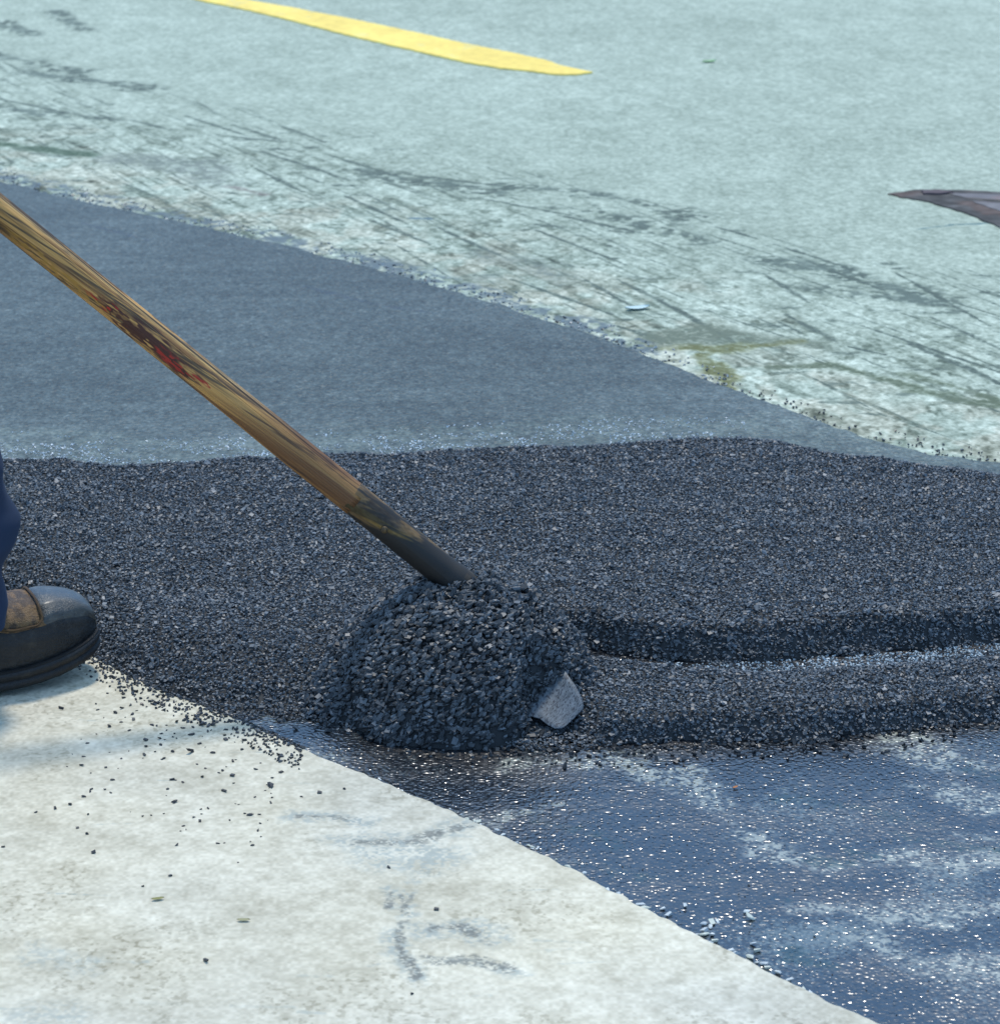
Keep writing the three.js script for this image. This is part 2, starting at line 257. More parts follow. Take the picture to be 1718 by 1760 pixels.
{
  const grime = [[[-0.201, 0.331], [-0.168, 0.324], [-0.133, 0.342]], [[-0.148, 0.384], [-0.115, 0.38], [-0.093, 0.388]], [[-0.079, 0.384], [-0.055, 0.364], [-0.036, 0.344]], [[-0.101, 0.491], [-0.096, 0.527]], [[-0.084, 0.497], [-0.08, 0.539]], [[-0.092, 0.562], [-0.085, 0.619], [-0.069, 0.662]], [[-0.061, 0.574], [-0.03, 0.562], [-0.015, 0.591]], [[-0.07, 0.632], [-0.03, 0.63], [0.006, 0.646]], [[-0.119, 0.417], [-0.075, 0.429]], [[-0.403, 0.624], [-0.357, 0.63]], [[-0.391, 0.735], [-0.357, 0.74]], [[-0.09, 0.479], [-0.077, 0.474]], [[-0.202, 0.317], [-0.122, 0.338]]];
  const w = [0.008, 0.012, 0.012, 0.006, 0.006, 0.008, 0.012, 0.01, 0.025, 0.016, 0.02, 0.004, 0.006];
  grime.forEach((s, i) => { pConc.stroke(s, w[i] * 1.9, [160, 166, 158], i > 8 ? 0.45 : 0.7, { rag: 1, brk: 0.8, bs: 320 }); if (i < 8) for (let q = 0; q < 2; q++) pConc.stroke(s.map(e => [e[0] + rr(-0.006, 0.006), e[1] + rr(-0.008, 0.008)]), w[i] * 0.8, [116, 116, 108], 0.7, { rag: 1, brk: 0.95, bs: 420 + 90 * q }); });
  for (let k = 0; k < 60; k++) { const x = rr(-0.9, 0.1), z = rr(0.05, 0.8), L = rr(0.01, 0.06); pConc.stroke([[x, z], [x + L, z + rr(-0.006, 0.006)]], rr(0.002, 0.005), [158, 166, 158], rr(0.2, 0.5), { rag: 0.9, brk: 0.7, bs: 160 }); }
}
const concEdge = jag(CONC, 0.005, 0.0045, 60);
struct(obj('concrete_gutter', slab([...concEdge, [1.4, 4], [-6, 4], [-6, -2.49]], 0, -0.12, pConc, 0.0035),
  new THREE.MeshStandardMaterial({ map: pConc.texture(), bumpMap: tiled(grainTex, pConc, 0.9), bumpScale: 0.0007, roughness: 0.85 })), 'pale concrete gutter strip spattered with crumbs');

// ---------------------------------------------------------------- loose hot asphalt
const FRONT = [[-2.0, -1.86], [-0.5, -0.165], [-0.447, -0.1], [-0.38, -0.02], [-0.33, 0.025], [-0.27, 0.068], [-0.219, 0.078], [-0.157, 0.104], [-0.102, 0.119], [-0.035, 0.133], [0.025, 0.138], [0.096, 0.135], [0.196, 0.127], [0.284, 0.116], [0.341, 0.11], [0.401, 0.094], [0.46, 0.075], [0.525, 0.067], [1.3, -0.05]];
const FOOT = [[-0.2, -0.17], [0.092, -0.146], [0.149, -0.121], [0.21, -0.105], [0.271, -0.108], [0.334, -0.117], [0.366, -0.13], [0.46, -0.139], [0.564, -0.172], [1.3, -0.33]];
const LBACK = [[0.0, -0.13], [0.123, -0.114], [0.209, -0.086], [0.282, -0.076], [0.38, -0.088], [0.457, -0.102], [0.557, -0.12], [1.3, -0.26]];
const frontZ = interp(FRONT), footZ = interp(FOOT), lbZ = interp(LBACK);
const PL = { x: 0.065, y: 0.011, z: 0.08, gx: 0.28, gz: -0.62 };             // the plane of the blade's bare corner
const bladeY = (x, z) => PL.y + (x - PL.x) * PL.gx + (z - PL.z) * PL.gz;
const carve = (x, z, y) => { const c = sm(0.054, 0.034, Math.hypot(x - 0.066, (z - 0.1) / 1.25)); return c > 0 ? mix(y, Math.min(y, Math.max(TY + 0.003, bladeY(x, z) - 0.014)), c) : y; };   // hollow round the bare corner
function looseH(x, z) { return carve(x, z, looseY(x, z)); }
function looseY(x, z) {
  const w = (fbm(x * 16, z * 16 + 40, 3) - 0.5) * 0.035, zf = frontZ(x) + w * 0.7, dF = zf - z;
  const left = 0.037 * sm(-0.005, 0.15, dF) ;
  const crumbly = (fbm(x * 55 + 9, z * 30, 3) - 0.5) * 0.022, up = 0.037 * sm(0, 0.036, footZ(x) + w * 0.5 + crumbly - z), low = 0.026 * sm(-0.002, 0.034, dF + crumbly * 0.7) * sm(-0.01, 0.07, z - lbZ(x));
  const h = mix(left, Math.max(up, low), sm(-0.02, 0.08, x));
  const roll = (fbm(x * 5.5 + 60, z * 7.5, 3) - 0.5) * 0.014 * sm(0.004, 0.02, h) * sm(0.0, 0.2, z - backZ(x)) + (vn(x * 60, z * 60) - 0.5) * 0.003;
  return TY + (h + roll) * sm(-0.004, mix(0.05, 0.09, sm(0.32, 0.45, x)), z - backZ(x) + (fbm(x * 20 + 3, z * 4, 2) - 0.5) * 0.014) + 0.014 * sm(0.06, 0.0, z - backZ(x)) - (h < 0.001 ? 0.006 : 0);
}
function moundH(x, z) {
  const n = fbm(x * 13 + 2, z * 13 + 6, 3) - 0.5, n2 = fbm(x * 34 + 5, z * 34, 3) - 0.5, dx = x + 0.035, dz = z + 0.02;
  const r = Math.hypot(dx / (dx > 0 ? 0.14 : 0.168), dz / (dz > 0 ? 0.158 : 0.14)) * (1 + n * 0.3 + n2 * 0.1);
  const r2 = Math.hypot((x + 0.11) / 0.115, (z + 0.01) / 0.105) * (1 + n * 0.35), skirt = r2 < 1 ? TY + 0.05 * Math.pow(1 - r2 * r2, 1.1) + n2 * 0.01 : -1;
  if (r >= 1) return skirt;
  const p = mix(0.85, 0.74, sm(-0.1, 0.08, dx));
  let y = TY + 0.128 * Math.pow(1 - Math.pow(r, 2.5), p) + n * 0.036 + n2 * 0.022; y = Math.max(y, skirt);
  return carve(x, z, y);
}
// six kinds of broken stone, 20 faces each
const stones = [];
for (let k = 0; k < 6; k++) {
  const g = (k % 2 ? new THREE.BoxGeometry(1.35, 1.35, 1.35).toNonIndexed() : new THREE.IcosahedronGeometry(1, 0)), a = g.attributes.position, seen = {};
  const sx = rr(0.95, 1.4), sy = rr(0.55, 0.8), sz = rr(0.7, 1.0);
  for (let i = 0; i < a.count; i++) { const key = [a.getX(i), a.getY(i), a.getZ(i)].map(v => v.toFixed(2)).join(); const s = seen[key] ??= [rr(0.62, 1.25), rr(-0.2, 0.2), rr(-0.2, 0.2)]; a.setXYZ(i, (a.getX(i) * s[0] + s[1]) * sx, (a.getY(i) * s[0] + s[2]) * sy, a.getZ(i) * s[0] * sz); }
  g.deleteAttribute('uv'); g.computeVertexNormals(); stones.push(g);
}
const stoneMat = new THREE.MeshPhysicalMaterial({ color: 0xffffff, roughness: 0.5, ior: 1.6 });
function scatter(parent, name, list, mat, flow = 0) { // list of [x, y, z, size, r, g, b]
  const M = new THREE.Matrix4(), Q = new THREE.Quaternion(), P = new THREE.Vector3(), S = new THREE.Vector3(), C = new THREE.Color(), E = new THREE.Euler();
  for (let k = 0; k < 6; k++) {
    const sub = list.filter((_, i) => i % 6 === k), im = new THREE.InstancedMesh(stones[k], mat, sub.length); im.name = name;
    sub.forEach((s, i) => { if (flow) E.set(rr(-0.9, 0.9), rr(-1.1, 1.1), flow + rr(-0.7, 0.7)); else E.set(rr(-0.7, 0.7), rr(0, 6.28), rr(-0.7, 0.7)); Q.setFromEuler(E); M.compose(P.set(s[0], s[1], s[2]), Q, flow ? S.set(s[3] * 1.12, s[3] * 0.95, s[3]) : S.setScalar(s[3])); im.setMatrixAt(i, M); im.setColorAt(i, C.setRGB(s[4], s[5], s[6])); });
    im.castShadow = im.receiveShadow = true; im.userData.kind = 'stuff'; parent.add(im);
  }
}
const tone = (lo, hi) => { const t = lo + (hi - lo) * Math.pow(rnd(), 2.2); return [t * 0.9, t, t * 1.08]; };
function grid(name, x0, x1, z0, z1, st, fn, mat, parent) { // height field under the stones
  const nx = Math.round((x1 - x0) / st), nz = Math.round((z1 - z0) / st), pos = [], idx = [], ok = [];
  for (let j = 0; j <= nz; j++) for (let i = 0; i <= nx; i++) { const x = x0 + i * st, z = z0 + j * st, y = fn(x, z); ok.push(y > -0.5); pos.push(x, Math.max(y, -0.03), z); }
  for (let j = 0; j < nz; j++) for (let i = 0; i < nx; i++) { const a = j * (nx + 1) + i, b = a + 1, c = a + nx + 1, d = c + 1; if (ok[a] || ok[b] || ok[c] || ok[d]) idx.push(a, c, b, b, c, d); }
  const g = new THREE.BufferGeometry(); g.setAttribute('position', new THREE.Float32BufferAttribute(pos, 3)); g.setIndex(idx); g.computeVertexNormals();
  return obj(name, g, mat, parent);
}
const bedMat = new THREE.MeshStandardMaterial({ color: new THREE.Color().setRGB(0.035, 0.037, 0.038), roughness: 0.8 });
const inLoose = (x, z) => z < frontZ(x) + 0.02 && z > backZ(x) - 0.01;
{
  const G = new THREE.Group(); G.name = 'loose_asphalt'; scene.add(G);
  tag(G, 'loose dark granular hot asphalt spread in a thick layer across the trench', 'loose asphalt', null, 'stuff');
  const X0 = -1.05, X1 = 1.05;
  tag(grid('bed', X0, X1, -1.3, 0.19, 0.008, (x, z) => inLoose(x, z) && looseH(x, z) > TY + 0.002 ? looseH(x, z) - 0.003 : -1, bedMat, G), null, null, null, 'stuff');
  const L = [];
  for (let x = X0; x < X1; x += 0.0032) for (let z = -1.35; z < 0.2; z += 0.0032) {
    const px = x + rr(-0.003, 0.003), pz = z + rr(-0.003, 0.003);
    if (!inLoose(px, pz) || moundH(px, pz) > looseH(px, pz) + 0.004) continue;
    const y = looseH(px, pz), th = y - TY;
    if (th < 0.004 && rnd() > sm(0.0, 0.004, th) * 0.9 + 0.03) continue;
    const st = Math.hypot(1, (looseH(px + 0.003, pz) - y) / 0.003, (looseH(px, pz + 0.003) - y) / 0.003), n = Math.min(7, Math.floor(1 + (st - 1) * 2.4 + rnd() * 0.9));
    for (let k = 0; k < n; k++) {
      const s = rr(0.001, 0.0021) * (rnd() < 0.07 ? 1.8 : 1), c = tone(0.07, 0.18), qx = px + (k ? rr(-0.002, 0.002) : 0), qz = pz + (k ? rr(-0.002, 0.002) : 0);
      L.push([qx, Math.max(k ? looseH(qx, qz) : y, TY + s * 0.4) + rr(-0.0014, 0.0012), qz, s, ...c]);
    }
  }
  scatter(G, 'aggregate', L, stoneMat);
}
{
  const G = new THREE.Group(); G.name = 'asphalt_mound'; scene.add(G);
  tag(G, 'heaped dark mound of loose asphalt gathered over the shovel blade', 'asphalt mound', null, 'stuff');
  const top = (x, z) => moundH(x, z);
  tag(grid('bed', -0.3, 0.14, -0.19, 0.16, 0.005, (x, z) => top(x, z) > TY + 0.003 ? top(x, z) - 0.006 : -1, bedMat, G), null, null, null, 'stuff');
  const L = [], e = 0.002;
  for (let x = -0.3; x < 0.13; x += 0.0036) for (let z = -0.2; z < 0.17; z += 0.0036) {
    const px = x + rr(-0.003, 0.003), pz = z + rr(-0.003, 0.003), y = top(px, pz);
    if (y < TY + 0.002) continue;
    const gx = (top(px + e, pz) - y) / e, gz = (top(px, pz + e) - y) / e, st = Math.min(6, Math.hypot(1, gx, gz));
    const n = Math.max(1, Math.floor(st * 1.15 + rnd()));
    for (let k = 0; k < n; k++) { const s = rr(0.0014, 0.0046), c = tone(0.032, 0.15), qx = px + rr(-0.002, 0.002), qz = pz + rr(-0.002, 0.002), qy = top(qx, qz); if (qy < TY) continue; L.push([qx, qy + rr(-0.002, 0.002), qz, s, c[0], c[1], c[2]]); }
  }
  scatter(G, 'aggregate', L, stoneMat, 0.5);
}

// single crumbs that fell on the concrete
{
  const spots = [[-0.427, 0.04], [-0.423, 0.057], [-0.421, 0.182], [-0.42, 0.205], [-0.384, 0.241], [-0.402, 0.264], [-0.418, 0.301], [-0.431, 0.31], [-0.448, 0.319], [-0.397, 0.324], [-0.407, 0.282], [-0.403, 0.356], [-0.392, 0.37], [-0.467, 0.399], [-0.304, 0.395], [-0.288, 0.34], [-0.317, 0.295], [-0.303, 0.462], [-0.326, 0.484], [-0.325, 0.241], [-0.327, 0.264], [-0.314, 0.247], [-0.383, 0.113], [-0.363, 0.14], [-0.361, 0.156], [-0.36, 0.178], [-0.356, 0.101], [-0.349, 0.136], [-0.346, 0.152], [-0.339, 0.187], [-0.332, 0.17], [-0.314, 0.172], [-0.317, 0.125], [-0.307, 0.149], [-0.291, 0.172], [-0.281, 0.138], [-0.262, 0.164], [-0.262, 0.14], [-0.244, 0.215], [-0.269, 0.195], [-0.277, 0.218], [-0.266, 0.231], [-0.296, 0.234], [-0.271, 0.269], [-0.226, 0.256], [-0.218, 0.222], [-0.194, 0.282], [-0.177, 0.273], [-0.153, 0.264], [-0.239, 0.142], [-0.241, 0.326], [-0.266, 0.391], [-0.233, 0.395], [-0.057, 0.532], [-0.074, 0.693], [-0.254, 0.633], [-0.103, 0.444], [-0.309, 0.099], [-0.298, 0.099], [-0.294, 0.091], [-0.318, 0.084], [-0.328, 0.084], [-0.361, 0.099], [-0.346, 0.099], [-0.394, 0.091], [-0.382, 0.084], [-0.403, 0.066], [-0.398, 0.053], [-0.39, 0.044], [-0.377, 0.044], [-0.385, 0.07], [-0.4, 0.023], [-0.423, -0.056], [-0.435, -0.057], [-0.42, -0.05], [-0.432, -0.068], [-0.421, -0.039], [-0.38, 0.412], [-0.405, 0.103], [-0.462, 0.053], [-0.328, 0.107], [-0.336, 0.091], [-0.356, 0.044], [-0.362, 0.036], [-0.349, 0.044], [-0.342, 0.053], [-0.329, 0.05], [-0.317, 0.066]];
  for (let k = 0; k < 110; k++) { const t = rnd(); const x = rr(-0.44, -0.2), z = interp(CONC)(x) + 0.008 + Math.pow(t, 1.7) * 0.3; spots.push([x - 0.02 * t, z, 1]); }
  const cm = [0.02, 0.03, 0.045].map(v => new THREE.MeshPhysicalMaterial({ color: new THREE.Color().setRGB(v * 0.95, v, v * 1.05), roughness: 0.6 }));
  const concZ = interp(CONC);
  const big = { 30: 1.3, 31: 1.5, 34: 1.5, 35: 1.4, 44: 1.5, 45: 1.3, 57: 1.5, 58: 1.3, 39: 1.2 };
  const v = new THREE.Vector3();
  spots.forEach(([x, z, small], i) => {
    const s = (small ? rr(0.0008, 0.0016) : rr(0.0014, 0.0026)) * (big[i] ?? 1), m = obj('asphalt_crumb', stones[i % 6], cm[i % 3]);
    m.scale.set(s * 1.2, s * 0.8, s); m.rotation.set(rr(-0.3, 0.3), rr(0, 6.28), rr(-0.3, 0.3)); m.updateMatrix();
    let lo = 1e9; const a = stones[i % 6].attributes.position; for (let q = 0; q < a.count; q++) lo = Math.min(lo, v.fromBufferAttribute(a, q).applyMatrix4(m.matrix).y);
    m.position.set(x, -lo - 0.0003, z);
    const sz = s > 0.0026 ? 'large clumped' : s > 0.0016 ? 'small' : 'tiny', edge = z - concZ(x);
    const where = edge < 0.05 ? 'close to the edge of the spread asphalt' : x < -0.385 && z < 0.13 ? 'by the shadow under the boot' : x > -0.16 ? 'alone near the grey scuff marks' : z > 0.3 ? 'far out on the bare concrete' : 'in the spatter between boot and mound';
    tag(m, `${sz} black asphalt crumb on the concrete ${where}`, 'crumb', 'asphalt crumbs fallen on the concrete');
  });
}
// pale chips broken out along the concrete edge
{
  const spots = [[0.078, 0.456], [0.087, 0.459], [0.095, 0.466], [0.099, 0.467], [0.108, 0.476], [0.116, 0.499], [0.12, 0.51], [0.127, 0.499], [0.13, 0.507], [0.133, 0.513], [0.138, 0.518], [0.14, 0.535], [0.147, 0.507], [0.152, 0.519], [0.147, 0.531], [0.157, 0.546], [0.183, 0.537], [0.19, 0.535], [0.188, 0.544], [0.182, 0.551], [0.182, 0.559], [0.189, 0.559], [0.185, 0.574], [0.19, 0.571], [0.202, 0.591], [0.205, 0.596], [0.219, 0.603], [0.224, 0.612], [0.229, 0.616], [0.232, 0.622], [0.24, 0.632], [0.249, 0.646], [0.26, 0.661], [0.265, 0.669], [0.223, 0.578], [0.226, 0.59], [0.223, 0.513], [0.168, 0.501], [0.225, 0.526], [0.195, 0.532], [0.175, 0.559]];
  for (let k = 0; k < 50; k++) { const x = rr(-0.26, 0.07); spots.push([x, interp(CONC)(x) - rr(0.004, 0.03)]); }
  const cm = [[0.7, 0.72, 0.68], [0.5, 0.54, 0.54], [0.6, 0.62, 0.52]].map(c => new THREE.MeshStandardMaterial({ color: new THREE.Color().setRGB(...c), roughness: 0.6 }));
  const v = new THREE.Vector3(), cz = interp(CONC);
  spots.forEach(([x, z], i) => {
    const s = i > 40 ? rr(0.0012, 0.0026) : rr(0.0018, 0.0036), m = obj('stone_chip', stones[i % 6], cm[i % 3]);
    m.scale.set(s * 1.3, s * 0.8, s); m.rotation.set(rr(-0.3, 0.3), rr(0, 6.28), rr(-0.3, 0.3)); m.updateMatrix();
    let lo = 1e9; const a = stones[i % 6].attributes.position; for (let q = 0; q < a.count; q++) lo = Math.min(lo, v.fromBufferAttribute(a, q).applyMatrix4(m.matrix).y);
    m.position.set(x, (z > cz(x) ? 0 : TY) - lo - 0.0003, z);
    tag(m, `${s > 0.0026 ? 'larger' : 'tiny'} ${['white', 'grey', 'straw coloured'][i % 3]} stone chip ${z > cz(x) ? 'on the lip of the concrete edge' : z > cz(x) - 0.015 ? 'tight against the broken concrete edge' : 'out on the blue tack coat near the concrete'}`, 'stone chip', 'pale chips along the concrete edge');
  });
}
{ // grit over the tack coat and at the old road's ragged edge, glint-pale grains on the rolled strip
  const G = new THREE.Group(); G.name = 'grit'; scene.add(G); tag(G, 'fine pale and dark grit strewn over the trench bed, with pale grains coloured as wet glints on the rolled strip', 'grit', null, 'stuff');
  const L = [], cz = interp(CONC);
  for (let k = 0; k < 700; k++) { const x = rr(-0.3, 0.75), z = rr(0.06, 0.85); if (z > cz(x) - 0.004 || z < frontZ(x) + 0.004) continue; const t = rnd() < 0.45 ? rr(0.2, 0.5) : rr(0.02, 0.05); L.push([x, TY + 0.0003, z, rr(0.0005, 0.0012), t * 0.92, t, t * 1.02]); }
  for (let k = 0; k < 900; k++) { const x = rr(-0.5, -0.2), z = cz(x) + 0.001 + Math.pow(rnd(), 2.6) * 0.06; if (z < frontZ(x) - 0.01) continue; const c = tone(0.02, 0.1); L.push([x, 0.0008, z, rr(0.0009, 0.0024), ...c]); }
  for (let k = 0; k < 1500; k++) { const x = rr(0.17, 0.75), z = footZ(x) + rr(-0.006, 0.034); const t = rr(0.3, 0.55) ; if (rnd() > sm(0.1, 0.5, x) * 0.6 + 0.4) continue; L.push([x, TY + 0.0005, z, rr(0.0008, 0.0018), t * 0.86, t, t * 1.06]); }
  for (let k = 0; k < 500; k++) { const x = rr(-0.1, 0.75), z = frontZ(x) + Math.pow(rnd(), 3) * 0.05; if (z > cz(x) - 0.01) continue; const c = tone(0.016, 0.05); L.push([x, TY + 0.001, z, rr(0.0014, 0.0034), ...c]); }
  for (let k = 0; k < 3600; k++) { const x = rr(-0.75, 0.34), z = backZ(x) - 0.012 - Math.abs((rnd() + rnd() - 1)) * 0.15; if (vn(x * 30, z * 40) < 0.4) continue; if (z < farZ(x) + 0.03) continue; const t = rr(0.4, 0.85); L.push([x, 0.0064, z, rr(0.0006, 0.0016), t * 0.9, t, t * 1.05]); }  // pale colour of these grains stands in for wet glints along the rolled edge
  for (let k = 0; k < 1700; k++) { const x = rr(-1.2, 0.35), z = farZ(x) - Math.abs(rnd() * rnd()) * 0.15 + 0.01; if (vn(x * 14, z * 14) < 0.42) continue; const t = rr(0.14, 0.4), c = rnd() < 0.22 ? tone(0.04, 0.12) : [t, t * 1.1, t * 1.1]; L.push([x, 0.001, z, rr(0.0008, 0.003), ...c]); }
  for (let k = 0; k < 350; k++) { const x = rr(0.3, 0.9), z = farZ(x) - Math.abs(rnd() * rnd()) * 0.12 + 0.01; const c = tone(0.03, 0.12); L.push([x, 0.002, z, rr(0.001, 0.0026), ...c]); }
  scatter(G, 'grit_and_glint_grain', L, new THREE.MeshPhysicalMaterial({ roughness: 0.4 }));
}
// fallen leaf scraps
{
  const leaf = (x, z, y, s, c, turn, label) => {
    const g = new THREE.PlaneGeometry(1, 1, 6, 3), a = g.attributes.position;
    for (let i = 0; i < a.count; i++) { const u = a.getX(i) * 2, v = a.getY(i) * 2, w = Math.sqrt(Math.max(0, 1 - u * u)) * 0.42; a.setXYZ(i, u * s, 0.0012 + 0.1 * s * (u * u) + 0.12 * s * v * v, v * w * s); }
    g.computeVertexNormals(); const m = obj('leaf', g, new THREE.MeshStandardMaterial({ color: c, roughness: 0.8, side: THREE.DoubleSide })); m.position.set(x, y, z); m.rotation.y = turn; tag(m, label, 'leaf');
  };
  leaf(-0.309, 0.512, 0, 0.006, 0x8f8a55, 0.3, 'curled olive leaf scrap on the concrete, the browner of two');
  leaf(-0.228, 0.555, 0, 0.006, 0xa09a72, 0.0, 'pale straw leaf scrap lying flat on the concrete');
  leaf(0.234, 0.234, TY, 0.004, 0xb0703c, 0.8, 'orange leaf scrap on the blue tack coat');
  leaf(0.221, -1.652, 0, 0.022, 0xc8d8d4, 0.35, 'white scrap of litter on the worn old road');
  leaf(0.5, -4.05, 0, 0.02, 0x9cc48c, 0.5, 'small green leaf scrap on the road beyond the yellow line');
}

// iron service cover let into the road
{
  const G = new THREE.Group(); G.name = 'service_cover'; G.position.set(0.747, 0, -2.52); scene.add(G);
  tag(G, 'grey iron service cover with rusty corner set in the old road', 'service cover');
  const loc = pl => pl.map(([x, z]) => [x - 0.747, z + 2.52]), P = { x0: 0, z0: -0.2, w: 1, d: 1 };
  const p = new Plan(0, -0.2, 1, 1, 512, 512).fill((x, z, o) => { const v = (fbm(x * 30, z * 30, 4) - 0.5) * 50, r = sm(0.55, 0.7, fbm(x * 9, z * 9 + 3, 3)); o[0] = 116 + v + 8 * r; o[1] = 107 + v - 6 * r; o[2] = 102 + v - 10 * r; });
  const iron = new THREE.MeshStandardMaterial({ map: p.texture(), roughness: 0.5, metalness: 0.3 });
  const dp = new Plan(0, -0.2, 1, 1, 512, 512).fill((x, z, o) => { const v = (fbm(x * 40, z * 40, 4) - 0.5) * 70, w = sm(0.5, 0.62, fbm(x * 12 + 4, z * 12, 3)); o[0] = 76 + v + 10 * w; o[1] = 72 + v - 2 * w; o[2] = 68 + v - 6 * w; });
  const dk = new THREE.MeshStandardMaterial({ map: dp.texture(), roughness: 0.85 }), rust = new THREE.MeshStandardMaterial({ color: 0x5e5152, roughness: 0.9 });
  const rim = jag([[0.735, -2.535], [0.79, -2.565], [0.83, -2.572], [0.949, -2.55], [1.3, -2.53], [1.3, -1.75], [1.036, -1.965], [0.964, -2.114], [0.902, -2.249], [0.85, -2.377], [0.803, -2.463], [0.755, -2.505], [0.735, -2.535]], 0.012, 0.008, 60); rim.pop();
  obj('frame', slab(loc(rim), 0.003, -0.05, P, 0.001), dk, G);
  const pl = (pts, m, y) => obj('plate', slab(loc(jag([...pts, pts[0]], 0.012, 0.004, 70).slice(0, -1)), y, 0.002, P, 0.001), m, G);
  pl([[0.85, -2.53], [0.95, -2.518], [1.25, -2.495], [1.25, -2.455], [0.95, -2.468], [0.88, -2.485]], iron, 0.0045);
  pl([[0.885, -2.455], [0.95, -2.44], [1.25, -2.43], [1.25, -2.3], [0.935, -2.345]], iron, 0.0045);
  pl([[0.945, -2.32], [1.25, -2.28], [1.25, -1.87], [1.04, -2.03], [0.985, -2.2]], iron, 0.0045);
  tag(obj('corner_lug', slab(loc(jag([[0.8, -2.548], [0.835, -2.555], [0.86, -2.535], [0.83, -2.515], [0.8, -2.52], [0.8, -2.548]], 0.01, 0.006, 60).slice(0, -1)), 0.007, 0.002, P, 0.001), rust, G), 'rusty brown corner lug');
}

